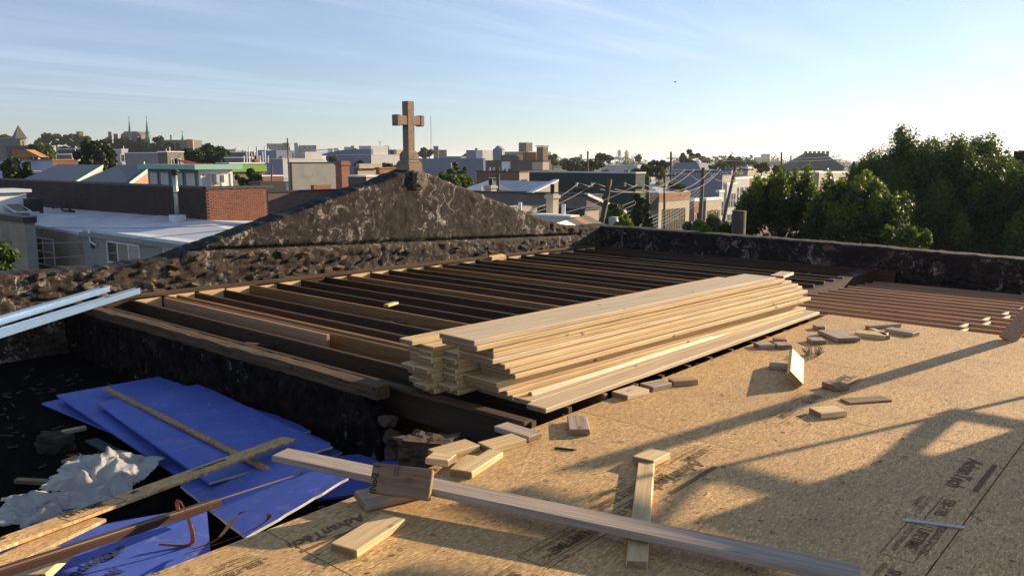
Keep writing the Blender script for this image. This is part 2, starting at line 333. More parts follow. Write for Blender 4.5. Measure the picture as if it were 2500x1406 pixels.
def bevel_box(l, w, t, b=.004, seed=0, cut=0.):
    """centred chamfered box, length along X, resting on z=0; shared between alike pieces; cut skews the ends"""
    k = (round(l, 3), round(w, 3), round(t, 3), b, seed, cut)
    if k in _cache: return _cache[k]
    bm = bmesh.new(); bmesh.ops.create_cube(bm, size=1)
    rr = random.Random(seed)
    for v in bm.verts:
        v.co = Vector((v.co.x * l, v.co.y * w, (v.co.z + .5) * t)); v.co.x += cut * v.co.y
        if seed: v.co += Vector((rr.uniform(-.012, .012) * min(1, l), rr.uniform(-.004, .004), 0))
    bmesh.ops.bevel(bm, geom=bm.edges[:], offset=min(b, t * .3), segments=1, affect='EDGES')
    bm.normal_update()
    for f in bm.faces: f.material_index = 1 if abs(f.normal.x) > .85 else 0
    me = bpy.data.meshes.new('board'); bm.to_mesh(me); bm.free(); _cache[k] = me
    return me
def board(name, l, w, t, mat, loc, rot, b=.004, seed=0, parent=None, cut=0.):
    me = bevel_box(l, w, t, b, seed, cut)
    key = ('m', me.name, mat)
    if key not in _cache:
        m2 = me.copy(); m2.materials.append(MATS[mat]); m2.materials.append(MATS['end_pine' if mat.startswith(('pine', 'plank')) else ('end_dark' if mat.startswith(('joist', 'charred')) else mat)]); _cache[key] = m2
    o = bpy.data.objects.new(name, _cache[key]); o.location = loc; o.rotation_euler = rot
    return lnk(o, parent)
def text_mesh(s, size, name='lettering', mat='print_ink', parent=None, loc=(0, 0, 0), rot=(0, 0, 0), squash=1., shear=0., rotm=None, bold=0.):
    cu = bpy.data.curves.new('t', 'FONT'); cu.body = s; cu.size = size; cu.shear = shear; cu.offset = bold; cu.resolution_u = 2
    to = bpy.data.objects.new('t', cu); COL.objects.link(to); dg = bpy.context.evaluated_depsgraph_get()
    me = bpy.data.meshes.new_from_object(to.evaluated_get(dg)); bpy.data.objects.remove(to)
    me.name = name; me.materials.clear(); me.materials.append(MATS[mat])
    o = bpy.data.objects.new(name, me); o.location = loc; o.rotation_euler = rot; o.scale = (squash, 1, 1)
    return lnk(o, parent)
def lerp_tab(tab, x):
    if x <= tab[0][0]: return tab[0][1]
    for (a, b), (c, d) in zip(tab, tab[1:]):
        if x <= c: return b + (d - b) * (x - a) / (c - a)
    return tab[-1][1]
def fbm(p, oct=5, h=.9): return mnoise.fractal(Vector(p), h, 2.1, oct)
# ================================================================== the roof we stand on
GROUND = -10.5
def zold(x): return .04 - .014 * (x - 4)
def znew(x): return -.022 - .05 * (x - 9.1)
base = MB(); base.box(3.45, 14.75, -6, 10.42, GROUND, -.95); base.box(-7, 3.4, -6, 10.42, GROUND, -.56)
base = base.build('building_base', 'brick_dark'); tag(base, 'brick body of the burnt building under the roof', kind='structure')

# ---- sheathing: 4 x 8 panels, staggered
deck = empty('roof_deck', (0, 0, 0)); tag(deck, 'new sheathing of tan strand board panels over the roof', kind='structure')
PANELS = []
for r in range(5):
    y1 = 3.22 - 1.22 * r; y0 = y1 - 1.22
    j = 1.95 if r % 2 == 0 else 2.93
    xs = [-3.0] + [x for x in (j - 4.88, j - 2.44, j, j + 2.44, j + 4.88) if -3 < x < 9.1] + [9.1]
    for a, b in zip(xs, xs[1:]):
        bm = bmesh.new(); bmesh.ops.create_cube(bm, size=1)
        for v in bm.verts: v.co = Vector((v.co.x * (b - a - .007), v.co.y * (1.22 - .007), v.co.z * .018 - .009))
        me = bpy.data.meshes.new('panel'); bm.to_mesh(me); bm.free(); me.materials.append(MATS['osb'])
        o = lnk(bpy.data.objects.new('strand_board_panel', me), deck); o.location = ((a + b) / 2, (y0 + y1) / 2, 0); PANELS.append((a, b, y0, y1, o))
def panel_at(x, y):
    for a, b, y0, y1, o in PANELS:
        if a <= x <= b and y0 <= y <= y1: return o
    return PANELS[0][4]
def deck_text(s, x, y, size, rot=math.pi, squash=1., shear=0., bold=0.):
    p = panel_at(x, y); o = text_mesh(s, size, 'printed_lettering', 'print_ink', p, (x - p.location.x, y - p.location.y, .0022 - p.location.z), (0, 0, rot), squash, shear, bold=bold)
    return o
def deck_lines(name, x, y, quads, rot=math.pi):
    p = panel_at(x, y); m = MB()
    for (x0, x1, y0, y1) in quads: m.add([(x0, y0, 0), (x1, y0, 0), (x1, y1, 0), (x0, y1, 0)], [(0, 1, 2, 3)])
    o = m.build(name, 'print_ink', p); o.location = (x - p.location.x, y - p.location.y, .0020 - p.location.z); o.rotation_euler[2] = rot; return o
def frame_q(x0, x1, y0, y1, t=.004): return [(x0, x1, y0, y0 + t), (x0, x1, y1 - t, y1), (x0, x0 + t, y0, y1), (x1 - t, x1, y0, y1)]
def stamp(x, y, rot=math.pi, parts='aelsp', sc=1.):
    c, s = math.cos(rot), math.sin(rot)
    def at(u, v): return x + (c * u - s * v) * sc, y + (s * u + c * v) * sc
    if 'a' in parts:
        deck_text('AdvanTech', *at(0, 0), .125 * sc, rot, .92, .25, .0025); deck_lines('printed_band', *at(.02, .125), [(0, .5 * sc, 0, .028 * sc)], rot)
    if 'e' in parts:
        deck_text('ESR-1785', *at(.72, .05), .075 * sc, rot, .85, 0, .001); deck_lines('printed_rule', *at(.70, .03), [(0, .34 * sc, 0, .006)], rot); deck_text('U.S.A. PRODUCT\nSTANDARD', *at(.74, -.025), .035 * sc, rot)
    if 'l' in parts:
        deck_text('LIFETIME', *at(1.16, .045), .075 * sc, rot, .9, 0, .002); deck_text('LIMITED WARRANTY', *at(1.16, .002), .036 * sc, rot, .95); deck_lines('printed_frame', *at(1.13, -.02), frame_q(0, .42 * sc, 0, .14 * sc), rot)
    if 's' in parts:
        deck_text('SFI', *at(1.66, .06), .07 * sc, rot, 1, 0, .002); deck_text('certified sourcing', *at(1.62, .03), .025 * sc, rot); deck_lines('printed_rule', *at(1.62, .022), [(0, .2 * sc, 0, .004)], rot)
    if 'p' in parts:
        deck_text('7150128  7882261', *at(1.9, .05), .055 * sc, rot, .9); deck_lines('printed_rule', *at(1.88, .035), [(0, .45 * sc, 0, .006)], rot); deck_text('U.S. Patent Nos', *at(1.92, -.03), .055 * sc, rot, .9)
q = P(1697, 1122); stamp(q.x, q.y)
q = P(2365, 1118); stamp(q.x, q.y)
q = P(872, 1258); stamp(q.x + .02, q.y, parts='ae', sc=.8)
q = P(2060, 915); stamp(q.x, q.y, parts='ael')
q = P(2440, 1085); stamp(q.x - 2.3, q.y - .7, parts='sp')
q = P(1850, 1010); stamp(q.x + .3, q.y, parts='lsp')
deck_text('SIZED FOR SPACING', 3.0, 2.08, .05, math.pi, .9); deck_text('THIS SIDE DOWN', 2.05, 1.9, .05, math.pi, .9); deck_text('SIZED FOR SPACING', 6.6, 2.1, .05, math.pi, .9); deck_text('SIZED FOR SPACING', 4.1, .86, .05, math.pi, .9)
# chalk lines, nail squares, staple marks and dropped splinters: far too many to pick apart
mk = MB(); rr = random.Random(3)
for r in range(5):
    for yy in (3.22 - 1.22 * r - .02, 3.22 - 1.22 * r - .61):
        x = -1.
        while x < 9:
            x += .203; a = rr.uniform(0, 6.3)
            if rr.random() < .62:
                s = rr.uniform(.011, .017); cx, cy = x + rr.uniform(-.03, .03), yy + rr.uniform(-.04, .04)
                for k in range(4):
                    a0 = a + k * math.pi / 2; p0 = Vector((cx + s * math.cos(a0), cy + s * math.sin(a0), .0017)); p1 = Vector((cx + s * math.cos(a0 + math.pi / 2), cy + s * math.sin(a0 + math.pi / 2), .0017))
                    d = (p1 - p0).normalized() * .0022; nn = Vector((-d.y, d.x, 0)); mk.add([p0 - nn, p1 - nn, p1 + nn, p0 + nn], [(0, 1, 2, 3)])
for k in range(560):
    x, y = rr.uniform(1.2, 9), rr.uniform(.2, 3.18); l = rr.uniform(.006, .022); w = rr.uniform(.003, .008); a = rr.uniform(0, 6.3); d = Vector((math.cos(a), math.sin(a), 0)); n_ = Vector((-d.y, d.x, 0)); c = Vector((x, y, .0024))
    mk.add([c - d * l, c - n_ * w * .6, c + d * l * .8, c + n_ * w], [(0, 1, 2, 3)])
tag(mk.build('nail_and_chalk_marks', 'print_ink', deck), kind='stuff')

# ---- framing
fr = empty('burnt_roof_framing', (4, 10, 0)); tag(fr, 'field of dark charred roof joists in front of the gable wall', 'roof frame')
def jo(name, x, y0, y1, ztop, depth, t, mat, par, loc=(4, 10, 0), b=.004):
    o = board(name, abs(y1 - y0), t, depth, mat, (x - loc[0], (y0 + y1) / 2 - loc[1], ztop - depth - loc[2]), (0, 0, math.pi / 2), b=b, parent=par); return o
NEWJ = {2: 1, 9: 1, 13: 1, 17: 1}
xs = [3.95 + .406 * i for i in range(26)]
for i, x in enumerate(xs):
    x += random.uniform(-.03, .03); new = i in NEWJ
    y0 = 3.235 if x < 8.9 else 4.36
    jo('joist', x, y0, 9.93, zold(x) + random.uniform(-.012, .008), .235, .045 + .01 * random.random(), 'joist_new' if new else 'joist_old', fr)
    if i < 25:
        jo_y = 9.90
        o = board('blocking', .36, .04, .2, 'pine' if i % 7 else 'joist_old', (x + .203 - 4, jo_y - 10 + random.uniform(-.02, .02), zold(x) - .205 + random.uniform(-.01, .015)), (0, 0, 0), parent=fr)
        if i % 2 == 0:
            board('bridging', .37, .035, .16, 'joist_old', (x + .203 - 4, random.uniform(6.5, 7.3) - 10, zold(x) - .22), (0, .25, 0), parent=fr)
        if i % 3 == 1:
            board('bridging', .37, .035, .16, 'joist_old', (x + .203 - 4, random.uniform(5.0, 5.5) - 10, zold(x) - .22), (0, -.25, 0), parent=fr)
# sistered new lumber on the third bay
jo('sister_joist', 4.62, 6.35, 9.6, .055, .235, .04, 'pine_red', fr); jo('sister_joist', 4.83, 4.5, 9.7, .05, .235, .045, 'joist_new', fr); jo('sister_joist', 5.9, 5.6, 9.8, .045, .2, .04, 'joist_new', fr)
board('ledger', 2.6, .07, .12, 'charred_timber', (4.16 - 4, 4.0 - 10, -.42), (0, 0, math.pi / 2), parent=fr)
bmz = MB(); bmz.box(8.7, 14.38, 4.30, 4.52, -.36, -.115); o = bmz.build('girder', 'brown_trim', fr); o.location = (-4, -10, 0); o.rotation_euler[1] = 0
jo('ledger_board', 14.28, 4.0, 9.9, -.11, .2, .05, 'joist_old', fr)
nf = empty('new_joist_framing', (9, 2, 0)); tag(nf, 'new reddish pine joists with blocking beside the sheathed deck', 'roof frame')
for i in range(13):
    x = 9.16 + .398 * i
    if x > 14.2: break
    jo('joist', x, -2.5, 4.24, znew(x), .235, .04, 'pine_red', nf, (9, 2, 0))
    board('blocking', .35, .04, .2, 'pine', (x + .2 - 9, 1.98 + (.05 if i % 2 else -.06) - 2 - .028 * i, znew(x + .2) - .206), (0, .05, 0), parent=nf)
    if i < 4: board('blocking', .35, .04, .17, 'pine', (x + .2 - 9, 4.2 - 2, znew(x + .2) - .19), (0, .05, 0), parent=nf)
vd = MB(); vd.box(3.8, 14.38, -2.5, 9.98, -.75, -.62); tag(vd.build('ceiling_below', 'bay_shade_black'), 'charred ceiling boards deep below the joists, black in place of their shade', kind='structure')  # near-black colour stands in for deep shade between the joists

# ---- gable wall with its flashing groove
TOP = [(2.0, .48), (3.0, .465), (4.3, .42), (4.95, .47), (5.6, .66), (8.88, 1.50), (9.06, 1.545), (9.26, 1.53), (12.48, .56), (13.2, .40), (13.8, .335), (14.8, .32)]
def ledge(x): return .535 - .043 * (x - 5.5)
def gable():
    NU, NF, X0, X1, Z0 = 440, 64, 2.0, 14.8, -.5
    V = []; F = []; MI = []; rows = NF + 1 + 6
    for i in range(NU + 1):
        x = X0 + (X1 - X0) * i / NU; t = lerp_tab(TOP, x) + .02 * fbm((x * 2.1, 5, 0)) + .012 * fbm((x * 9, 2, 1))
        for j in range(NF + 1):
            z = Z0 + (t - Z0) * j / NF; d = 0
            lz = ledge(x)
            if z < lz - .02:
                d = .05 + .020 * fbm((x * 3.2, z * 6, 1.7)) + .016 * fbm((x * 9, z * 20, 4))
                c = mnoise.cell(Vector((x * 4.2 + .5 * fbm((x * 3, z * 3, 9)), z * 7 + .4 * fbm((x * 3, z * 3, 2)), 3))); d += .014 * c
            else:
                d = .007 * fbm((x * 2.4, z * 2.4, 8)) + .003 * fbm((x * 8, z * 8, 3)) + .004 * fbm((x * 25, z * 25, 1)) + (.007 if fbm((x * 3.1, z * 4.3, 2)) > .18 else 0)
                if x > 12.6 or x < 5.4: d += .03 * fbm((x * 6, z * 8, 3))
            g = 1 if 5.3 < x < 13.2 else max(0, 1 - min(abs(x - 5.3), abs(x - 13.2)) * 2)
            k = math.exp(-((z - lz) / .026) ** 2) * g
            d = d * (1 - k) - .075 * k
            # the top edge is worn round
            d -= .03 * max(0, (z - (t - .05)) / .05) ** 2
            V.append((x, 10 - d, z))
        for j in range(6):
            y = 10.06 + .40 * j / 5; V.append((x, y + .0, t + .018 * fbm((x * 4, y * 4, 7)) + (.012 if 0 < j < 5 else -.01)))
    for i in range(NU):
        for j in range(rows - 1):
            a = i * rows + j; F.append((a, a + rows, a + rows + 1, a + 1)); x = X0 + (X1 - X0) * i / NU
            z = V[a][2]; MI.append(2 if j >= NF else (1 if (z < ledge(x) and j < NF) or x < 4.6 else 0))
    n = len(V); V += [(X0, 10.47, Z0 - .3), (X1, 10.47, Z0 - .3)]
    back = [i * rows + rows - 1 for i in range(NU + 1)]
    F.append(tuple(back) + (n + 1, n)); MI.append(2)
    o = mesh_obj('gable_wall', V, F, None, None, True)
    for m in ('char_gable', 'char_rubble', 'char_coping'): o.data.materials.append(MATS[m])
    o.data.polygons.foreach_set('material_index', MI)
    tag(o, 'low triangular gable wall of flaking sooty plaster below the stone cross', 'wall'); return o
GB = gable()
# loose rubble stones showing in the band below the groove
def rock_mesh(seed, mat, sub=2, amp=.28):
    bm = bmesh.new(); bmesh.ops.create_icosphere(bm, subdivisions=sub, radius=1)
    for v in bm.verts:
        c = v.co; k = 1 / max(abs(c.x), abs(c.y), abs(c.z)); v.co = c * (1 + (k - 1) * .75)
    for v in bm.verts:
        n = mnoise.cell(v.co * 1.3 + Vector((seed * 3.1, seed, 0))); v.co *= 1 + amp * fbm(v.co * 1.3 + Vector((seed * 7.3, 0, seed)), 4) + .12 * (n - .5)
    me = bpy.data.meshes.new('stone'); bm.to_mesh(me); bm.free(); me.materials.append(MATS[mat])
    return me
RM = [rock_mesh(i, ('stone_tan', 'stone_grey', 'stone_dark')[i % 3], 2) for i in range(9)]
rs = random.Random(5)
for k in range(80):
    x = rs.uniform(2.6, 12.5) if rs.random() < .4 else rs.uniform(3.2, 8); lz = ledge(max(x, 5.3)); z = rs.uniform(zold(x) + .02, max(zold(x) + .08, lz - .07))
    o = bpy.data.objects.new('stone', RM[rs.choice((0, 1, 2, 2, 3, 4, 5, 5, 6, 7, 8, 8))]); s = rs.uniform(.03, .07); o.scale = (s * rs.uniform(1.1, 2.0), .025, s * rs.uniform(.4, .7)); o.location = (x, 9.93, z); o.rotation_euler = (rs.uniform(-.3, .3), rs.uniform(-.4, .4), rs.uniform(-.4, .4)); lnk(o, GB)
# charred nailer strip the joists run into
board('charred_plate', 10.2, .06, .05, 'charred_timber', (9.1, 9.90, -.02), (0, .0138, 0), parent=GB)
# rounded corbel end at the apex
o = bpy.data.objects.new('corbel_end', rock_mesh(31, 'stone_grey', 3, .12)); o.scale = (.13, .07, .12); o.location = (9.17, 9.985, 1.40); lnk(o, GB)
o = bpy.data.objects.new('corbel_rim', rock_mesh(37, 'stone_grey', 3, .1)); o.scale = (.16, .06, .15); o.location = (9.17, 10.0, 1.385); lnk(o, GB)

# ---- stone cross
cr = empty('stone_cross', (9.17, 10.22, 1.5)); cr.scale = (.76, .8, .96); tag(cr, 'brownstone cross on a stepped plinth at the gable apex', 'cross')
def cbox(name, x0, x1, y0, y1, z0, z1, mat, par, b=.012, taper=0):
    bm = bmesh.new(); bmesh.ops.create_cube(bm, size=1)
    for v in bm.verts:
        u = v.co.z + .5; k = 1 - taper * u
        v.co = Vector(((x0 + x1) / 2 + v.co.x * (x1 - x0) * k, (y0 + y1) / 2 + v.co.y * (y1 - y0) * k, z0 + (z1 - z0) * u))
    bmesh.ops.bevel(bm, geom=bm.edges[:], offset=b, segments=2, affect='EDGES'); me = bpy.data.meshes.new(name); bm.to_mesh(me); bm.free(); me.materials.append(MATS[mat])
    return lnk(bpy.data.objects.new(name, me), par)
cbox('plinth', -.21, .21, -.20, .20, -.02, .17, 'brownstone', cr, .02); cbox('plinth_step', -.205, .205, -.195, .195, .165, .22, 'brownstone', cr, .02, .24)
cbox('plinth_neck', -.155, .155, -.145, .145, .215, .33, 'brownstone', cr, .012, .05); cbox('plinth_cap', -.145, .145, -.135, .135, .325, .375, 'brownstone', cr, .012, .28)
cbox('shaft', -.095, .095, -.088, .088, .37, 1.20, 'brownstone', cr, .008)
arm = cbox('arm', -.36, .36, -.080, .080, .80, .955, 'brownstone', cr, .008)
for s in (-1, 1): cbox('arm_end', *sorted((s * .285, s * .385)), -.088, .088, .785, .97, 'brownstone', arm, .008)

# ---- right parapet
PT = [(-3, .10), (2.2, .21), (3.6, .235), (4.8, .265), (6.9, .29), (9.6, .315), (10.5, .32)]
def parapet():
    NU, NF = 300, 30; V = []; F = []; MI = []; rows = NF + 5
    for i in range(NU + 1):
        y = 10.45 - 13.5 * i / NU; t = lerp_tab(PT, y) + .014 * fbm((y * 2, 1, 0)) + .010 * fbm((y * 9, 3, 0))
        for j in range(NF + 1):
            z = -.95 + (t + .95) * j / NF; d = .03 * fbm((y * 2, z * 4, 2)) + .018 * fbm((y * 9, z * 12, 3))
            if z < -.05: d += .03 + .03 * mnoise.cell(Vector((y * 3.2 + .4 * fbm((y * 3, z * 3, 0)), z * 7, 1)))
            V.append((14.4 - d, y, z))
        for j in range(4): V.append((14.44 + .32 * j / 3, y, t + .012 * fbm((y * 5, j, 4)) + (.012 if j in (1, 2) else 0)))
    for i in range(NU):
        for j in range(rows - 1):
            a = i * rows + j; F.append((a, a + rows, a + rows + 1, a + 1)); MI.append(1 if j >= NF - 1 else 0)
    o = mesh_obj('parapet_wall', V, F, None, None, True)
    for m in ('char_parapet', 'char_coping'): o.data.materials.append(MATS[m])
    o.data.polygons.foreach_set('material_index', MI); tag(o, 'long sooty parapet wall of tar and peeling plaster beside the street trees', 'wall')
    return o
PW = parapet()
for k in range(60):
    y = rs.uniform(-.5, 4.6); z = rs.uniform(-.42, -.02); o = bpy.data.objects.new('stone', RM[rs.choice((2, 2, 5, 8, 5, 8))]); s = rs.uniform(.035, .075)
    o.scale = (.03, s * 1.6, s * .7); o.location = (14.36, y, z); o.rotation_euler = (rs.uniform(-.2, .2), 0, rs.uniform(-.2, .2)); lnk(o, PW)

# ---- charred side wall, left of the joists
def side_wall():
    NU, NF = 200, 26; V = []; F = []; rows = NF + 4
    for i in range(NU + 1):
        y = 10.0 - 5.62 * i / NU; end = max(0, (4.75 - y) / .4)
        t = .0 - .30 * end ** 2 * (1 + .3 * fbm((y * 20, 0, 0))) + .008 * fbm((y * 8, 0, 2))
        for j in range(NF + 1):
            z = -.75 + (t + .75) * j / NF; d = .035 * fbm((y * 1.7, z * 3, 5)) + .02 * fbm((y * 8, z * 9, 6)); d += .10 * max(0, -.25 - z) ** 1.2
            V.append((3.60 - d, y - (.12 * (t - z) if i == NU else 0), z))
        for x in (3.68, 3.78, 3.80): V.append((x, y, t - (.0 if x < 3.79 else .6)))
    for i in range(NU):
        for j in range(rows - 1): a = i * rows + j; F.append((a, a + rows, a + rows + 1, a + 1))
    F.append(tuple(NU * rows + j for j in range(rows)))
    o = mesh_obj('charred_side_wall', V, F, 'char_black', None, True); tag(o, 'black charred side wall with a burnt timber along its top', 'wall'); return o
SW = side_wall()
m = MB(); 
for k in range(24):
    y0 = 9.9 - k * (9.9 - 4.42) / 24; y1 = 9.9 - (k + 1) * (9.9 - 4.42) / 24; j = lambda s=.006: rs.uniform(-s, s)
m = bmesh.new(); bmesh.ops.create_cube(m, size=1)
bmesh.ops.subdivide_edges(m, edges=[e for e in m.edges if abs(e.verts[0].co.x - e.verts[1].co.x) > .5], cuts=60)
for v in m.verts:
    v.co = Vector((v.co.x * 5.5, v.co.y * .115, v.co.z * .095)); v.co += Vector((0, .012 * fbm((v.co.x * 3, v.co.y * 9, 1)), .014 * fbm((v.co.x * 4, v.co.y * 20, 3)) * (1 if v.co.z > 0 else .2)))
me = bpy.data.meshes.new('top_timber'); m.to_mesh(me); m.free(); me.materials.append(MATS['charred_timber']); o = lnk(bpy.data.objects.new('top_timber', me), SW); o.location = (3.70, 7.20, .045); o.rotation_euler = (0, 0, math.pi / 2)
for k_, (y_, z_, s_) in enumerate(((4.40, -.16, .07), (4.36, -.27, .09), (4.40, -.40, .11))): o = bpy.data.objects.new('broken_stone', RM[(6, 3, 1)[k_]]); o.scale = (s_ * .9, s_ * .8, s_ * .7); o.location = (3.69, y_, z_); o.rotation_euler = (.3 * k_, .2, k_); lnk(o, SW)
def chunk(name, label, loc, sc, rz, mat, seed, sub=3, amp=.25):
    o = bpy.data.objects.new(name, rock_mesh(seed, mat, sub, amp)); o.location = loc; o.scale = sc; o.rotation_euler[2] = rz; lnk(o); tag(o, label, 'rubble'); return o
q = P(1046, 1078, -.08)
chunk('masonry_chunk', 'broken chunk of old masonry beside the end of the charred wall', (q.x, q.y, -.13), (.15, .19, .10), .5, 'stone_tan', 51, 4, .26)
# lower roof beside the wall
fl = MB(); nx, ny = 50, 50
V = [( -6 + 9.7 * i / nx, 3.18 + 7.0 * j / ny, -.50 + .012 * fbm((i * .4, j * .4, 0))) for i in range(nx + 1) for j in range(ny + 1)]
F = [(i * (ny + 1) + j, (i + 1) * (ny + 1) + j, (i + 1) * (ny + 1) + j + 1, i * (ny + 1) + j + 1) for i in range(nx) for j in range(ny)]
tag(mesh_obj('lower_roof', V, F, 'floor_black', None, True), 'black tarred lower roof strewn with charred scraps', kind='structure')
ed = MB(); ed.box(-3, 3.78, 3.15, 3.205, -.52, -.02); tag(ed.build('deck_rim', 'pine_dark', deck), None)
# ================================================================== lumber stack
def plank(name, a, b, w, t, z, mat, label, cat, group=None, seed=0, roll=0., zb=None, bev=.005):
    """board whose centre line runs from a to b (x, y), underside at z (zb at its far end)"""
    zb = z if zb is None else zb; dx, dy = b[0] - a[0], b[1] - a[1]; l = math.hypot(dx, dy); L = math.hypot(l, zb - z)
    o = board(name, L, w, t, mat, ((a[0] + b[0]) / 2, (a[1] + b[1]) / 2, (z + zb) / 2), (roll, -math.atan2(zb - z, l), math.atan2(dy, dx)), seed=seed, b=bev)
    tag(o, label, cat, group); return o
LX, DR = 4.55, -.062        # board length, drift of the stack across its length
T = .0385
rs = random.Random(21)
GR = 'boards of the pale lumber stack'
ORD = ['', 'second', 'third', 'fourth', 'fifth', 'sixth', 'seventh', 'eighth', 'ninth', 'tenth', 'eleventh', 'twelfth']
COLN = ['next to the wide boards', 'in the middle of the three', 'on the joist side']
# right column of wide boards, bottom layer first: x of near end, y of right edge there
NEAR = [(4.16, 3.60), (4.12, 3.615), (4.05, 3.635), (4.03, 3.63), (4.17, 3.585), (4.13, 3.60), (4.09, 3.61), (4.02, 3.66), (4.03, 3.66), (4.03, 3.665), (3.87, 3.665), (3.86, 3.68)]
zz = .045
for k, (x, y) in enumerate(NEAR):
    w = .36 if k not in (5,) else .30; l = LX + rs.uniform(-.08, .15) - (.25 if k >= 9 else 0); ang = DR + rs.uniform(-.006, .006)
    a = (x, y + w / 2); b = (x + l * math.cos(ang), y + w / 2 + l * math.sin(ang))
    lab = 'topmost wide pine board lying over the lumber stack' if k == 11 else 'wide pine board, %s down from the top of the sunlit side of the lumber stack' % ORD[11 - k]
    plank('lumber_board', a, b, w, T - .0012, zz, 'plank_top' if k in (11, 7) else 'pine', lab, 'board', GR); zz += T + (.004 if k in (4, 6) else 0)
# the three narrower columns behind it
for c, (y0, n, x0) in enumerate([(3.985, 8, 4.0), (4.135, 9, 3.92), (4.285, 10, 3.93)]):
    zz = .045
    for k in range(n):
        w = .147; x = x0 + rs.uniform(-.04, .04) - .03 * (k % 3 == 1) - (.10 if (c == 2 and k == n - 1) else 0); l = LX + rs.uniform(-.2, .1); ang = DR + rs.uniform(-.004, .004); yy = y0 + rs.uniform(-.012, .012)
        plank('lumber_board', (x, yy + w / 2), (x + l * math.cos(ang), yy + w / 2 + l * math.sin(ang)), w, T - .0012, zz, 'pine', ('%s narrow board down in the narrow lumber column %s' % (ORD[n - 1 - k], COLN[c])) if k < n - 1 else 'top narrow board of the narrow lumber column %s' % COLN[c], 'board', 'narrow boards behind in the lumber stack'); zz += T
# loose boards leaning along the stack
q0, q1 = P(1300, 985, .02), P(1952, 772, .02)
plank('leaning_board', (q0.x, q0.y + .02), (q1.x, q1.y + .02), .12, .036, .035, 'plank_top', 'pale board tipped on its edge against the lumber stack', 'board', roll=R_(62))
for k, (pa, pb) in enumerate([((1275, 1000), (1945, 778)), ((1345, 1020), (1972, 784))]):
    plank('edge_board', *(((4.16, 3.53), (8.72, 3.43)), ((4.10, 3.352), (8.82, 3.30)))[k], .172, .036, .038 - .002 * k, 'plank_top', ('flat pale board lying along the foot of the lumber stack', 'outermost pale board lying along the deck edge by the stack')[k], 'board')
plank('stack_bearer', (3.9, 3.25), (3.9, 4.75), .09, .03, .012, 'joist_old', 'dark wooden bearer lying under the near end of the stack', 'board')

# ================================================================== offcuts
ZA = lambda x, y: (1250 + x / 3.083, 950 + y / 3.083)
ZB = lambda x, y: (1800 + x / 3.571, 640 + y / 3.571)
ZC = lambda x, y: (850 + x / 5.555, 1040 + y / 5.555)
ZD = lambda x, y: (650 + x / 3.083, 950 + y / 3.083)
ZE = lambda x, y: (1850 + x / 3.083, 950 + y / 3.083)
ZF = lambda x, y: (x / 3.463, 1000 + y / 3.463)
def block(nl, nr, fl, label, mat='pine', t=.038, z=0., name='wood_offcut', cat='offcut', seed=None, roll=0., pitch=0., group=None, dz=0.):
    """offcut from three corners of its top face (near-left, near-right, far-left)"""
    A, B, C_ = P(*nl, z + t), P(*nr, z + t), P(*fl, z + t)
    e1 = (B - A); e2 = (C_ - A); l1, l2 = e1.length, e2.length; u = e1.normalized(); v = Vector((-u.y, u.x, 0)); w = abs(e2.dot(v))
    if l1 >= w: L, W, ang = l1, w, math.atan2(u.y, u.x)
    else: L, W, ang = w, l1, math.atan2(v.y, v.x)
    cut = max(-.5, min(.5, e2.dot(u) / max(w, .01))) if l1 >= w else 0
    c = A + u * (l1 / 2) + v * (w / 2) + u * (e2.dot(u) / 2)
    o = board(name, L, W, t, mat, (c.x, c.y, z + dz), (roll, pitch, ang), seed=seed or random.randint(1, 9999), b=.004)
    tag(o, label, cat, group); return o
block(ZA(465, 305), ZA(620, 305), ZA(385, 200), 'short offcut of wood casting a shadow, alone near the stack corner', 'pine_grey', dz=.004)
block(ZA(905, 520), ZA(1075, 560), ZA(1020, 435), 'pale offcut beside the nailed end of the upright plank', 'pine', pitch=R_(4), dz=.006)
block(ZA(945, 1285), ZA(1105, 1300), ZA(885, 540), 'plank with two nail holes lying under the long board', 'pine_dark' if 0 else 'pine', name='plank', cat='plank')
block((1498, 956), (1539, 967), (1540, 938), 'offcut at the deck edge, first along the edge board', 'plank_top')
block((1565, 936), (1598, 946), (1606, 924), 'offcut at the deck edge touching the edge board', 'pine_grey')
block((1636, 932), (1697, 928), (1640, 922), 'offcut at the deck edge, last one before the far offcuts', 'pine_red')
block(ZB(712, 562), ZB(790, 562), ZB(635, 543), 'small offcut behind the widest far offcut', 'pine_grey')
block(ZB(905, 668), ZB(1112, 662), ZB(665, 597), 'widest flat offcut among the far scattered pieces', 'pine_grey', dz=.006)
block(ZB(645, 683), ZB(773, 683), ZB(612, 652), 'small square offcut in front of the widest far offcut', 'pine_grey')
block(ZB(207, 722), ZB(343, 718), ZB(125, 695), 'offcut lying end to end with a twin by the edge board', 'pine_grey')
block(ZB(346, 724), ZB(470, 722), ZB(314, 692), 'right-hand twin of two offcuts end to end by the edge board', 'pine_grey')
block(ZB(325, 668), ZB(443, 674), ZB(300, 646), 'small offcut behind the two end to end pieces', 'pine_red')
block(ZB(1127, 560), ZB(1417, 540), ZB(1135, 548), 'narrow grey stick lying behind the far offcuts', 'pine_grey', t=.036)
block(ZB(1020, 612), ZB(1285, 642), ZB(1060, 586), 'sunlit narrow offcut, front one of a far pair', 'pine')
block(ZB(1325, 640), ZB(1370, 640), ZB(1120, 574), 'sunlit offcut, back one of a far pair', 'pine')
block(ZB(1520, 622), ZB(1580, 608), ZB(1295, 574), 'offcut at the far end of the scattered pieces by the joists', 'pine_grey')
block(ZB(280, 898), ZB(480, 915), ZB(282, 868), 'small board lying under the leaning offcut', 'pine_grey', t=.036)
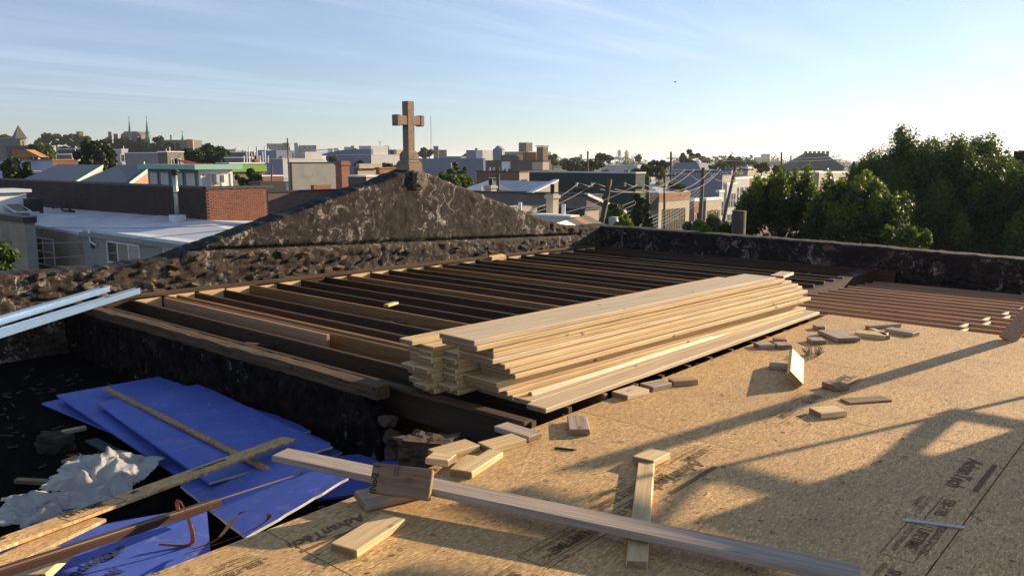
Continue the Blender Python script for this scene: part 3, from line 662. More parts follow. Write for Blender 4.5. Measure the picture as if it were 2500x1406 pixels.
block(ZB(860, 1088), ZB(983, 1072), ZB(730, 1045), 'square offcut with pale scratches beside the brace shadow', 'pine_dark', pitch=R_(-2), dz=.004)
block(ZB(980, 1228), ZB(1350, 1202), ZB(900, 1185), 'thin dark wedge of wood lying across the brace shadow', 'pine_dark', t=.012, name='wood_wedge', cat='wedge')
block(ZE(485, 182), ZE(685, 165), ZE(378, 137), 'pale square offcut beside the thin dark wedge', 'pine')
# offcut tipped on its edge
qa, qb = P(*ZB(490, 1085)), P(*ZB(560, 910))
qa = P(1938, 946); o = board('leaning_offcut', .80, .14, .038, 'pine', (qa.x + .37, qa.y + .15, .052), (R_(44), 0, R_(21)), seed=77); tag(o, 'offcut tipped up on its edge against a smaller board', 'offcut')
# pile at the corner of the hole
block(ZC(1290, 398), ZC(1805, 252), ZC(1075, 312), 'pine offcut beside the masonry chunk', 'pine', z=.0)
block(ZC(1960, 302), ZC(2420, 172), ZC(1750, 217), 'pine offcut in the middle of the corner pile', 'pine', z=.0)
block(ZD(1960, 365), ZD(2060, 330), ZD(1730, 270), 'greyish offcut overhanging the hole, last of the corner pile', 'pine_grey', z=.0)
block(ZC(1330, 558), ZC(1455, 456), ZC(1060, 482), 'small offcut with a round knot behind the long board', 'pine', z=.0, dz=.03)
block(ZC(1340, 575), ZC(1490, 595), ZC(1640, 380), 'split sliver of plank wedged behind the long board', 'pine', z=.0)
block(ZC(1590, 612), ZC(1800, 655), ZC(1780, 287), 'split plank end with a stamped mark behind the long board', 'pine', z=.0, dz=.002)
block(ZC(215, 1048), ZC(1060, 852), ZC(105, 884), 'offcut half in shade in front of the long board', 'pine_grey', z=.012, roll=R_(6))
block(ZD(490, 1157), ZD(685, 1212), ZD(860, 922), 'sunlit offcut with one knot, alone at the front of the deck', 'pine')
bx = P(961, 1176, .045)
o = board('stamped_offcut', .31, .15, .038, 'pine_dark', (0, 0, .085), (R_(62), R_(1), R_(-63)), seed=5); tag(o, 'offcut in darker wood for its shaded face, with a printed grade stamp, leaning on the long board', 'offcut')  # darker wood colour puts the shade into its face
text_mesh('No-2', .05, 'grade_stamp', 'ink_dark', o, (-.118, -.06, .0395), (0, 0, R_(90)), .8, 0, None, .002); sb = MB(); sb.box(-.148, -.115, -.070, -.064, .0392, .0397); sb.box(-.148, -.115, .056, .062, .0392, .0397); sb.build('grade_stamp', 'ink_dark', o); text_mesh('S-DRY SPF\nWWPA 12', .018, 'grade_stamp', 'ink_dark', o, (-.03, .02, .0395), (0, 0, R_(90)))
a = P(697, 1092, .16); b = P(2120, 1406, .055)
_a, _b = Vector((a.x, a.y + .06)), Vector((b.x - .03, b.y + .02)); _u = (_b - _a).normalized(); _n = Vector((_u.y, -_u.x)); _n = _n if _n.dot(Vector((-1, -1))) > 0 else -_n; _c = _a + _u * .86 + _n * .100; bpy.data.objects['stamped_offcut'].location = (_c.x, _c.y, .132)
LB = plank('long_board', (a.x, a.y + .06), (b.x - .03, b.y + .02), .135, .038, .085, 'pine_grey', 'long weathered board lying across the offcuts and the deck', 'board', zb=.042)
block(ZF(180, 1395), ZF(475, 1392), ZF(300, 1155), 'pale offcut with a knot lying on the printed blue sheet', 'pine', z=-.16, roll=R_(-3))
q = P(1378, 1097); s_ = MB(); s_.add([(-.06, -.006, 0), (.05, -.008, 0), (.07, .004, 0), (-.05, .006, 0), (-.06, -.004, .008), (.05, -.005, .01), (.07, .002, .006), (-.05, .004, .009)], [(0, 3, 2, 1), (4, 5, 6, 7), (0, 1, 5, 4), (1, 2, 6, 5), (2, 3, 7, 6), (3, 0, 4, 7)])
o = s_.build('wood_splinter', 'joist_old'); o.location = (q.x, q.y, .002); o.rotation_euler[2] = R_(-65); tag(o, 'thin dark splinter of wood lying on the deck', 'splinter')
# pieces lying on the joists
q = P(955, 740, .05); o = board('wood_offcut', .22, .07, .03, 'pine', (q.x, q.y, zold(q.x) + .012), (0, 0, .3), seed=8); tag(o, 'small pale offcut resting across the charred joists', 'offcut')
q = PY(1215, 621, 9.75); o = board('wood_offcut', .42, .10, .06, 'pine', (q.x, 9.78, zold(q.x) + .012), (.3, 0, .1), seed=9); tag(o, 'pale broken offcut by the foot of the gable wall', 'offcut')
q = P(1925, 676, .0); o = board('wood_offcut', .55, .20, .04, 'plank_top', (q.x, q.y + .1, .0), (0, 0, .12), seed=10); tag(o, 'pale offcut bridging two joist ends above the girder', 'offcut')
# ---- spilled nails in a coil
q = P(1985, 868); nr = empty('nail_coil', (q.x, q.y, 0)); tag(nr, 'sprung coil of collated framing nails lying on the deck', 'nails')
for k in range(42):
    a = -2.4 + k * .13; r = .055 + .012 * math.sin(k * .7); cx, cy = r * math.cos(a), r * math.sin(a) * .8; lean = .55 + .5 * math.sin(k * .9); ml = .075
    d = Vector((math.cos(a) * lean, math.sin(a) * lean, 1)).normalized() * ml; m = MB(); p0 = Vector((cx, cy, .003)); m.tube([p0, p0 + d], .0021, 5); m.tube([p0 + d, p0 + d * 1.03], .0045, 6); m.build('nail', 'nail_steel', nr)
# ---- clear plastic strip and staples
a, b = P(2204, 1272), P(2352, 1290); m = MB(); pts = [a.lerp(b, t) + Vector((0, .006 * math.sin(t * 5), .008)) for t in np.linspace(0, 1, 14)]; m.tube(pts, [.005 + .004 * abs(math.sin(i * 1.7)) for i in range(14)], 8); tag(m.build('plastic_strip', 'plastic_strip', smooth=True), 'crumpled strip of clear plastic lying on the shaded deck', 'plastic strip')
for k, (px, py) in enumerate([(1978, 1037), (2204, 1073), (2148, 1128)]):
    q = P(px, py); m = MB(); m.tube([(-.012, 0, .003), (-.004, .003, .01), (.004, 0, .006), (.014, -.002, .003)], [.002, .005, .004, .0015], 6); o = m.build('wood_chip', 'pine_dark', smooth=True); o.location = q; o.rotation_euler[2] = k * 1.3
    tag(o, ('tiny curled wood chip between the pale offcut and the wedge', 'tiny curled wood chip on the thin rail shadow', 'tiny pale chip on the edge of the big shadow')[k], 'chip')

# ================================================================== timber frame beyond the right edge, unseen but for its brace, shaped to cast the deck shadows
bh = empty('shadow_casting_frame', (9.0, 0, 0)); tag(bh, 'unseen timber frame shaped to cast the deck shadows, with its visible diagonal brace', 'timber frame')
def fb(name, y0, z0, y1, z1, w, t=.04, mat='pine_red', x=0.): m = MB(); m.bar((x, y0, z0), (x, y1, z1), t, w, up=Vector((0, -(z1 - z0), y1 - y0)).normalized()); return m.build(name, mat, bh)
m = MB(); m.bar((-.12, 1.44, .0), (1.75, .36, 2.02), .045, .15, up=(0, 1, .3)); m.build('brace', 'pine_red', bh)
fb('rail', .16, .2, .55, 1.62, .035); fb('plate', .40, .835, -1.6, .835, .07); fb('gusset', .33, .86, -.02, 1.20, .12, .02, 'osb')
fb('rail', .50, 1.40, -1.6, 1.40, .085); fb('strut', .50, 1.40, .06, 1.66, .06); fb('rail', .85, 1.70, -1.6, 1.70, .14)
m = MB(); m.poly([(0.05, .02, 1.12), (.05, .02, 1.62), (.05, -1.6, 1.62), (.05, -1.6, .5), (.05, -.10, .5), (.05, -.10, 1.12)], (.018, 0, 0)); m.build('sheathing', 'osb_dark', bh)
m = MB(); m.poly([(-.05, .40, 1.90), (-.05, .10, 2.6), (-.05, -1.6, 2.6), (-.05, -1.6, 1.86), (-.05, .12, 1.86)], (.018, 0, 0)); m.build('sheathing', 'osb_dark', bh)
for y in (-.45, -.95, -1.5): fb('stud', y, 0, y, 2.6, .09, .04)
fb('sill', .2, .02, -1.6, .02, .04, .09)
# ================================================================== lower roof: gypsum sheets, strips, plastic
def sheet(name, A, B, width, z, label, mat='gypsum_blue', th=.016, zs=None, group=None, notch=None, cat='sheet'):
    """long edge from pixel-free points A to B (x, y), width to the left of A->B; zs lifts the four corners"""
    A = Vector((A[0], A[1], 0)); B = Vector((B[0], B[1], 0)); u = (B - A).normalized(); v = Vector((-u.y, u.x, 0)); L = (B - A).length; zs = zs or (0, 0, 0, 0)
    n1, n2 = 16, 8; V = []; F = []; rg = random.Random(name + label)
    for k in (0, 1):
        for i in range(n1 + 1):
            for j in range(n2 + 1):
                s, t = i / n1, j / n2; p = A + u * (L * s) + v * (width * t); zz = (zs[0] * (1 - s) * (1 - t) + zs[1] * s * (1 - t) + zs[2] * s * t + zs[3] * (1 - s) * t)
                rag = 0
                if notch and i == n1: rag = notch * fbm((j * 1.3, 2, 1)); p += u * rag
                V.append((p.x, p.y, z + zz + (th if k else 0) + .0015 * fbm((p.x * 1.1, p.y * 1.1, z * 9))))
    N = (n1 + 1) * (n2 + 1); idx = lambda k, i, j: k * N + i * (n2 + 1) + j
    MI = []
    for i in range(n1):
        for j in range(n2): F.append((idx(1, i, j), idx(1, i + 1, j), idx(1, i + 1, j + 1), idx(1, i, j + 1))); F.append((idx(0, i, j), idx(0, i, j + 1), idx(0, i + 1, j + 1), idx(0, i + 1, j))); MI += [0, 0]
    for i in range(n1): F.append((idx(0, i, 0), idx(0, i + 1, 0), idx(1, i + 1, 0), idx(1, i, 0))); F.append((idx(0, i, n2), idx(1, i, n2), idx(1, i + 1, n2), idx(0, i + 1, n2))); MI += [0, 0]
    for j in range(n2): F.append((idx(0, 0, j), idx(1, 0, j), idx(1, 0, j + 1), idx(0, 0, j + 1))); F.append((idx(0, n1, j), idx(0, n1, j + 1), idx(1, n1, j + 1), idx(1, n1, j))); MI += [1, 1]
    c = (A + B) / 2 + v * width / 2; o = mesh_obj(name, [(x - c.x, y - c.y, w - z) for x, y, w in V], F, mat); o.location = (c.x, c.y, z)
    o.data.materials.append(MATS['gypsum_core']); o.data.polygons.foreach_set('material_index', MI); tag(o, label, cat, group); return o
def XY(px, py, z): q = P(px, py, z); return (q.x, q.y)
z1, z2, z3, z4 = -.47, -.40, -.37, -.33
sheet('gypsum_sheet', XY(102, 988, z1), (2.75, 4.75), 1.05, z1, 'lowest blue gypsum sheet, its corner jutting out under the pile')
sheet('gypsum_sheet', XY(138, 968, z2), (2.45, 4.95), 1.08, z2, 'large blue gypsum sheet reaching farthest along the charred wall')
sheet('gypsum_sheet', (XY(255, 988, z2)[0] + .05, XY(255, 988, z2)[1]), (2.62, 5.3), .95, z2 + .02, 'blue gypsum sheet below the top one, edge showing as a step')
sheet('gypsum_sheet', XY(236, 992, z3), XY(512, 1206, z3), .88, z3 + .02, 'top blue gypsum sheet with a broken grey end under the thin strip', notch=.05, zs=(0, .04, .06, 0))
def sheet_q(px4, z4, label, th=.016):
    q = [P(*p, z) for p, z in zip(px4, z4)]; n = 14; V = []; F = []; MI = []; idx = lambda k, i, j: k * (n + 1) ** 2 + i * (n + 1) + j; c = sum(q, Vector()) / 4
    for k in (0, 1):
        for i in range(n + 1):
            for j in range(n + 1):
                s_, t_ = i / n, j / n; p = q[0] * (1 - s_) * (1 - t_) + q[1] * s_ * (1 - t_) + q[2] * s_ * t_ + q[3] * (1 - s_) * t_; e = .005 * fbm((s_ * 6, t_ * 6, 4)) if (i in (0, n) or j in (0, n)) else 0
                V.append(tuple(p - c + Vector((e, -e, (th if k else 0) + .0015 * fbm((p.x * 2, p.y * 2, 3))))))
    for i in range(n):
        for j in range(n): F += [(idx(1, i, j), idx(1, i + 1, j), idx(1, i + 1, j + 1), idx(1, i, j + 1)), (idx(0, i, j), idx(0, i, j + 1), idx(0, i + 1, j + 1), idx(0, i + 1, j))]; MI += [0, 0]
        F += [(idx(0, i, 0), idx(0, i + 1, 0), idx(1, i + 1, 0), idx(1, i, 0)), (idx(0, i, n), idx(1, i, n), idx(1, i + 1, n), idx(0, i + 1, n)), (idx(0, 0, i), idx(1, 0, i), idx(1, 0, i + 1), idx(0, 0, i + 1)), (idx(0, n, i), idx(0, n, i + 1), idx(1, n, i + 1), idx(1, n, i))]; MI += [1] * 4
    o = mesh_obj('gypsum_sheet', V, F, 'gypsum_blue'); o.location = c; o.data.materials.append(MATS['gypsum_core']); o.data.polygons.foreach_set('material_index', MI); tag(o, label, 'sheet'); return o
sheet_q([(600, 1318), (850, 1172), (690, 1060), (440, 1190)], (-.17, -.10, -.36, -.42), 'blue gypsum sheet with a pale broken edge beside the deck')
s5 = sheet('gypsum_sheet', (1.05, 4.72), XY(505, 1250, -.26), -.95, -.27, 'blue gypsum sheet printed with lettering at the lower corner of the pile', zs=(0, .03, .03, 0))
sheet('gypsum_sheet', (2.85, 4.2), (3.5, 3.75), .75, -.44, 'small blue gypsum offcut between the long board and the charred wall', zs=(0, .02, 0, 0))
for tx, sz, px, py in (('National', .105, 282, 1392), ('Gypsum', .105, 265, 1352), ('eXP', .085, 297, 1338)):
    q = P(px, py, -.245); o = text_mesh(tx, sz, 'printed_lettering', 'ink_blue', s5, (q.x - s5.location.x, q.y - s5.location.y, .0215 + .02), (0, 0, R_(205)), .95, .2, bold=.003)
# timber strips on the sheets
def strip(name, pa, pb, za, zb, w, t, mat, label, cat='strip', roll=0.):
    a, b = P(*pa, za + t), P(*pb, zb + t); return plank(name, (a.x, a.y), (b.x, b.y), w, t, za, mat, label, cat, zb=zb, roll=roll, bev=.002)
strip('wood_strip', (258, 945), (690, 1160), -.34, -.27, .045, .02, 'osb_dark', 'thin strand board strip lying along the blue sheets')
ls = strip('printed_strip', (706, 1068), (-60, 1345), -.235, -.10, .125, .018, 'osb', 'long printed strand board strip crossing the blue sheets')
Lh = (Vector(bevel_box(.1, .1, .1).vertices[0].co)).length
for tx, sz, u, v in (('LIFETIME', .062, .62, .0), ('LIMITED WARRANTY', .028, .63, -.036), ('U.S. Patent Nos', .04, -.25, -.01), ('SFI', .05, .22, .0), ('ESR-1785', .055, 1.12, -.02)):
    text_mesh(tx, sz, 'printed_lettering', 'ink_dark', ls, (u, v, .0195), (0, 0, R_(180)), .95, 0, bold=.0015)
for (x0, x1, y0, y1) in [(.30, .64, .05, .055), (.30, .64, -.048, -.043), (.30, .305, -.048, .05), (.635, .64, -.048, .05), (-.5, -.2, -.02, -.016)]:
    m = MB(); m.add([(x0, y0, .0195), (x1, y0, .0195), (x1, y1, .0195), (x0, y1, .0195)], [(0, 1, 2, 3)]); m.build('printed_rule', 'print_ink', ls)
strip('wide_strip', (232, 1262), (-60, 1400), -.17, -.12, .14, .018, 'osb', 'short wide strand board piece under the printed strip')
bt = strip('brown_trim', (532, 1218), (-40, 1400), -.16, -.06, .06, .035, 'brown_trim', 'long dark brown wooden trim leaning from the sheets', 'trim')
m = MB(); m.bar((-1.2, .012, .0365), (1.2, .012, .0365), .01, .004); m.build('groove_lip', 'pine_dark', bt)
# orange strap loops
def ribbon(name, pts, w, label, par=None, mat='strap_orange', up=(0, 0, 1)):
    pts = [Vector(p) for p in pts]; D = []
    for i in range(len(pts) - 1):
        for k in range(8):
            t = k / 8; p0, p1, p2, p3 = pts[max(i - 1, 0)], pts[i], pts[i + 1], pts[min(i + 2, len(pts) - 1)]
            D.append(.5 * ((2 * p1) + (p2 - p0) * t + (2 * p0 - 5 * p1 + 4 * p2 - p3) * t * t + (-p0 + 3 * p1 - 3 * p2 + p3) * t ** 3))
    D.append(pts[-1]); m = MB()
    for i in range(len(D) - 1): 
        d = (D[i + 1] - D[i]); 
        if d.length > 1e-5: m.bar(D[i] - d * .04, D[i + 1] + d * .04, w, .0015, up)
    o = m.build(name, mat); tag(o, label, 'strap'); return o
pp = lambda px, py, z: P(px, py, z)
ribbon('orange_strap', [pp(388, 1328, -.2), pp(460, 1330, -.22), pp(470, 1305, -.16), pp(455, 1255, -.06), pp(440, 1222, -.03), pp(432, 1228, -.07), pp(437, 1250, -.12)], .022, 'orange plastic strap looped over the brown trim', up=(.6, .5, .5))
ribbon('orange_strap', [pp(470, 1340, -.2), pp(530, 1315, -.1), pp(575, 1262, -.06), pp(600, 1247, -.03), pp(650, 1250, -.02), pp(652, 1268, -.06), pp(600, 1300, -.12), pp(520, 1330, -.16), pp(450, 1352, -.2)], .022, 'orange plastic strap curled on the blue sheet by the deck', up=(.3, .3, .9))
# crumpled plastic
def crumple(name, quad, z, hgt, label, seed, n=70):
    """loose plastic film: a cloth-like grid heaped over a footprint given by four ground points"""
    A, B, C_, D_ = [Vector((*XY(*p, z), 0)) for p in quad]; V = []; F = []
    for i in range(n + 1):
        for j in range(n + 1):
            s, t = i / n, j / n; e = .06 * (fbm((s * 3, seed, t * 3), 4))
            p = A * (1 - s) * (1 - t) + B * s * (1 - t) + C_ * s * t + D_ * (1 - s) * t; edge = min(s, 1 - s, t, 1 - t)
            env = min(1, edge * 5 + .15); f = 1 - abs(mnoise.noise(Vector((s * 2.1 + seed, t * 1.6, 1)))) * 1.7; f2 = 1 - abs(mnoise.noise(Vector((s * 5 + seed + .7 * t, t * 4, 7)))) * 1.6
            V.append((p.x + e, p.y + .06 * fbm((s * 4, t * 4, seed + 9), 4), z + .008 + env * hgt * max(0, .02 + .85 * max(0, f) ** 2 + .22 * max(0, f2) ** 2 - .15) + .02 * (edge < .02) * fbm((s * 9, t * 9, seed))))
    F = [(i * (n + 1) + j, (i + 1) * (n + 1) + j, (i + 1) * (n + 1) + j + 1, i * (n + 1) + j + 1) for i in range(n) for j in range(n)]
    c = sum((Vector(v) for v in V), Vector()) / len(V); o = mesh_obj(name, [tuple(Vector(v) - c) for v in V], F, 'plastic_white', None, True); o.location = c; tag(o, label, 'plastic'); return o
crumple('plastic_film', [(100, 1200), (290, 1235), (400, 1120), (190, 1110)], -.36, .13, 'crumpled white plastic film peaked up beside the blue sheets', 3)
crumple('plastic_film', [(-20, 1290), (200, 1285), (290, 1205), (20, 1215)], -.34, .10, 'rolled white plastic film bunched behind the printed strip', 8)
# debris on the lower roof
q = P(135, 1075, -.42); chunk('charred_lump', 'rounded charred lump lying on the lower roof', (q.x, q.y, -.44), (.10, .13, .08), .4, 'stone_dark', 61, 3, .3)
def lowbit(name, pa, pb, w, t, mat, label, cat='scrap'): a, b = P(*pa, -.48 + t), P(*pb, -.48 + t); return plank(name, (a.x, a.y), (b.x, b.y), w, t, -.485, mat, label, cat, seed=random.randint(1, 999), bev=.003)
lowbit('split_wood', (150, 1050), (210, 1038), .06, .03, 'pine_grey', 'split grey wood piece beside the charred lump')
lowbit('wood_scrap', (165, 1115), (262, 1130), .13, .02, 'pine_dark', 'short brown board behind the plastic film', 'board'); lowbit('wood_scrap', (222, 1070), (300, 1110), .10, .02, 'wall_green_dark', 'dark green board scrap below the blue sheets', 'board')
lowbit('wood_stick', (38, 1166), (150, 1172), .05, .03, 'pine_dark', 'rounded wood stick poking from under the plastic film', 'stick')
m = MB(); rg = random.Random(9)
for k in range(60):
    px, py = rg.uniform(0, 300), rg.uniform(890, 1180); q = P(px, py, -.49)
    if q.x > 3.4: continue
    a = rg.uniform(0, 6.3); l = rg.uniform(.015, .06); w = rg.uniform(.004, .012); d = Vector((math.cos(a), math.sin(a), 0)); m.bar(q + Vector((0, 0, .006)) - d * l, q + Vector((0, 0, .010)) + d * l, w * 2, .008)
o = m.build('charred_scraps', 'joist_old'); tag(o, 'scatter of burnt wood scraps over the lower roof', 'scraps', kind='stuff')
# steel studs lying across the corner of the wall
def stud(pa, pb, za, zb, label):
    a, b = P(*pa, za), P(*pb, zb); d = (b - a).normalized(); sd = d.cross(Vector((0, 0, 1))).normalized(); m = MB(); L = (b - a).length; w, h, t = .085, .07, .003
    prof = [(-w / 2, 0), (-w / 2, h), (-w / 6, h), (-w / 6, h - .012), (w / 6, h - .012), (w / 6, h), (w / 2, h), (w / 2, 0), (w / 2 - t, 0), (w / 2 - t, h - t), (w / 6 + t, h - t), (w / 6 + t, h - .012 - t), (-w / 6 - t, h - .012 - t), (-w / 6 - t, h - t), (-w / 2 + t, h - t), (-w / 2 + t, 0)]
    n = len(prof); V = [a + sd * x + Vector((0, 0, y)) for x, y in prof] + [b + sd * x + Vector((0, 0, y)) for x, y in prof]; m.add(V, [(i, (i + 1) % n, n + (i + 1) % n, n + i) for i in range(n)]); o = m.build('steel_stud', 'galvanized'); tag(o, label, 'metal stud'); 
    st = MB(); c = a.lerp(b, .78); st.bar(c - d * .012 + Vector((0, 0, h + .002)), c + d * .012 + Vector((0, 0, h + .002)), w + .006, .003); st.build('band', 'black_metal', o); return o
stud((-80, 815), (332, 690), .12, .17, 'longer galvanized steel stud resting on the wall corner, upper one')
stud((-80, 848), (335, 716), .06, .10, 'galvanized steel stud below its twin on the wall corner')
# ================================================================== ground
g = MB(); g.add([(-7000, -7000, GROUND), (9000, -7000, GROUND), (9000, 9000, GROUND), (-7000, 9000, GROUND)], [(0, 1, 2, 3)]); tag(g.build('ground', 'terrain'), 'flat town ground reaching to the horizon', kind='structure')
g = MB(); g.add([(18, -200, GROUND + .004), (30, -200, GROUND + .004), (30, 400, GROUND + .004), (18, 400, GROUND + .004)], [(0, 1, 2, 3)]); tag(g.build('street', 'asphalt'), 'asphalt street running past the building', kind='structure')

# ================================================================== houses
def solve_x(c, px, axis):
    k = (px - PCX) / FPX; d = Vector(c) - EYE; e = Vector((1, 0, 0)) if axis == 0 else Vector((0, 1, 0))
    return (k * FWD.dot(d) - RGT.dot(d)) / (RGT.dot(e) - k * FWD.dot(e))
class House: pass
def house(name, label, px, py, D, pl, pr, wall='stucco_grey', wall2=None, roof='roof_dark', trim='white_trim', cat='building', par=.18, zbot=GROUND, group=None, depth=None, cop=.10, rot=0.):
    """flat-roofed house; near roof corner seen at (px, py) at distance D; left face runs to column pl, right face to column pr"""
    h = House(); c = DP(px, py, D); sx = solve_x(c, pr, 0) if pr else depth; sy = solve_x(c, pl, 1) if pl else depth
    sx = min(max(sx, .4), 90); sy = min(max(sy, .4), 90); h.sx, h.sy, h.z, h.c = sx, sy, c.z, c
    r = empty(name, (c.x, c.y, zbot)); tag(r, label, cat, group); h.root = r; H = c.z - zbot; h.H = H
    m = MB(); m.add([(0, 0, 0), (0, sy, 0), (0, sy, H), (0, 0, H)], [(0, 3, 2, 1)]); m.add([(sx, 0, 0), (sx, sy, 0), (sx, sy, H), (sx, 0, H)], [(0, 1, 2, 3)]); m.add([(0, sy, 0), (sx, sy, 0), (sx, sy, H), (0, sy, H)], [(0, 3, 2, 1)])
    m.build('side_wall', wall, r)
    m = MB(); m.add([(0, 0, 0), (sx, 0, 0), (sx, 0, H), (0, 0, H)], [(0, 1, 2, 3)]); m.build('front_wall', wall2 or wall, r)  # many houses get a paler wall2, sunlight put into that face's colour
    m = MB(); m.box(.02, sx - .02, .02, sy - .02, H - par - .1, H - par); m.build('roof', roof, r)
    if cop:
        m = MB(); t = cop; e = .06; zz0, zz1 = H - .01, H + t
        m.box(-e, sx + e, -e, .2, zz0, zz1); m.box(-e, sx + e, sy - .2, sy + e, zz0, zz1); m.box(-e, .2, .2, sy - .2, zz0, zz1); m.box(sx - .2, sx + e, .2, sy - .2, zz0, zz1); m.build('coping', trim, r)
    if cat != 'penthouse' and D < 240 and sx > 3 and sy > 3:
        rg = random.Random(label); zt = H - par
        for k in range(rg.randint(2, 4)):
            x, y = rg.uniform(.8, sx - 1), rg.uniform(.8, sy - 1); m = MB(); kind = rg.random()
            if kind < .45: m.tube([(x, y, zt - .1), (x, y, zt + rg.uniform(.4, .9))], rg.uniform(.05, .09), 8); m.build('vent_pipe', rg.choice(('white_trim', 'transformer_grey', 'black_metal')), r)
            elif kind < .75: w_ = rg.uniform(.4, .8); m.box(x - w_ / 2, x + w_ / 2, y - w_ / 2, y + w_ / 2, zt - .1, zt + rg.uniform(.3, .7)); m.build('roof_hatch', rg.choice(('roof_silver', 'white_trim', 'stucco_grey')), r)
            else: m.box(x - .25, x + .25, y - .4, y + .4, zt - .1, zt + rg.uniform(.7, 1.2)); m.build('chimney', rg.choice(('brick_red', 'brick_dark', 'stucco_tan')), r)


    return h
def win(h, face, u, zt, w, hh, frame='frame_white', pane='pane', mull=0, fw=.07, name='window'):
    """window on the left (X) or right (Y) visible face: u along the face, zt below the roof edge"""
    z1 = h.H - zt; z0 = z1 - hh; f = MB(); p = MB()
    def q(mb, a, b, c, d, o0, o1):
        if face == 'R': mb.box(a, b, -o1, -o0, c, d)
        else: mb.box(-o1, -o0, a, b, c, d)
    q(f, u - fw, u + w + fw, z0 - fw, z0, .0, .05); q(f, u - fw, u + w + fw, z1, z1 + fw, .0, .05); q(f, u - fw, u, z0, z1, .0, .05); q(f, u + w, u + w + fw, z0, z1, .0, .05)
    for k in range(mull): x = u + w * (k + 1) / (mull + 1); q(f, x - fw / 2, x + fw / 2, z0, z1, .0, .045)
    if hh > 1.2: q(f, u, u + w, (z0 + z1) / 2 - fw / 2, (z0 + z1) / 2 + fw / 2, .0, .04)
    o = f.build(name, frame, h.root); q(p, u, u + w, z0, z1, .002, .02); p.build('glass_pane', pane, o); return o
def rowwin(h, face, n, zt, w, hh, rows=1, dz=3., m0=.8, **k):
    L = h.sx if face == 'R' else h.sy
    for r in range(rows):
        for i in range(n): win(h, face, m0 + (L - 2 * m0 - w) * (i / max(1, n - 1)), zt + r * dz, w, hh, **k)
def chim(h, x, y, w, hh, mat='brick_red', name='chimney', flue=True):
    m = MB(); m.box(x, x + w, y, y + w, h.H - .5, h.H + hh); m.box(x - .05, x + w + .05, y - .05, y + w + .05, h.H + hh - .16, h.H + hh - .04); o = m.build(name, mat, h.root)
    if flue: m = MB(); m.tube([(x + w / 2, y + w / 2, h.H + hh), (x + w / 2, y + w / 2, h.H + hh + .35)], w * .25, 8); m.build('flue', 'black_metal', o)
    return o
def boxon(h, name, x0, x1, y0, y1, z0, z1, mat): m = MB(); m.box(x0, x1, y0, y1, h.H + z0, h.H + z1); return m.build(name, mat, h.root)
def pipe(h, x, y, hh, r=.06, mat='white_trim', name='vent_pipe'): m = MB(); m.tube([(x, y, h.H - .3), (x, y, h.H + hh)], r, 8); return m.build(name, mat, h.root)

# ---- neighbour with the brick side wall (left face coloured dark for its shade, red right face sunlit)
BW = empty('brick_party_wall'); c = DP(502, 461, 34.0); BW.location = (c.x, c.y, c.z)
tag(BW, 'long brick parapet wall, one side coloured dark for shade and red where sunlit, capped with tiles', 'wall')
sy = solve_x(c, -40, 1); sx = solve_x(c, 650, 0); HB = 1.9
m = MB(); m.box(.02, sx - .02, .02, 1.2, -9.5 - c.z, -.02); m.box(.02, .5, 1.2, sy, -9.5 - c.z, -.02); m.build('wall_core', 'mortar', BW)
def bmesh_brick(): 
    bm = bmesh.new(); bmesh.ops.create_cube(bm, size=1)
    for v in bm.verts: v.co = Vector((v.co.x * .202, v.co.y * .05, v.co.z * .055))
    bmesh.ops.bevel(bm, geom=bm.edges[:], offset=.004, segments=1, affect='EDGES'); me = bpy.data.meshes.new('brick'); bm.to_mesh(me); bm.free(); return me
B0 = bmesh_brick(); BR = []
for mt in ('brick_body', 'brick_shade'): me = B0.copy(); me.materials.append(MATS[mt]); BR.append(me)
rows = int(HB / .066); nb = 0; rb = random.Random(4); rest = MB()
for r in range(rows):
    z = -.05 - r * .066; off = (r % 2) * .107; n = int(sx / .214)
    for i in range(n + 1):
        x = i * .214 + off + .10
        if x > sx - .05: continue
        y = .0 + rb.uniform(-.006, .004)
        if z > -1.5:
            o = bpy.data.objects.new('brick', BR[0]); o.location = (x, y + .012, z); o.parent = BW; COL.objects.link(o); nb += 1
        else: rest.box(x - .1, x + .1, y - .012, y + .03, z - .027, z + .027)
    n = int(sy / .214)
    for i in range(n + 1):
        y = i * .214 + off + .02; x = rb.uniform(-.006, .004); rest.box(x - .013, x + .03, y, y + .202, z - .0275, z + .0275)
rest = rest.build('shade_toned_brickwork', 'brick_shade', BW); rest['kind'] = 'stuff'
# tile capping
def tile_mesh():
    V = []; F = []; n = 7
    for k in (0, 1):
        for i in range(n + 1): a = math.pi * i / n; V.append((k * .42 - .21, .17 * math.cos(a), .10 * math.sin(a) + (.02 if k else 0)))
    for i in range(n): F.append((i, i + 1, n + 1 + i + 1, n + 1 + i))
    me = bpy.data.meshes.new('cap_tile'); me.from_pydata(V, [], F); me.materials.append(MATS['tile_dark']); return me
TM = tile_mesh()
for i in range(int(sx / .40) + 1): o = bpy.data.objects.new('cap_tile', TM); o.location = (.2 + i * .40, .10, -.02); o.parent = BW; COL.objects.link(o)
for i in range(int(sy / .40)): o = bpy.data.objects.new('cap_tile', TM); o.location = (.12, .4 + i * .40, -.02); o.rotation_euler[2] = math.pi / 2; o.parent = BW; COL.objects.link(o)

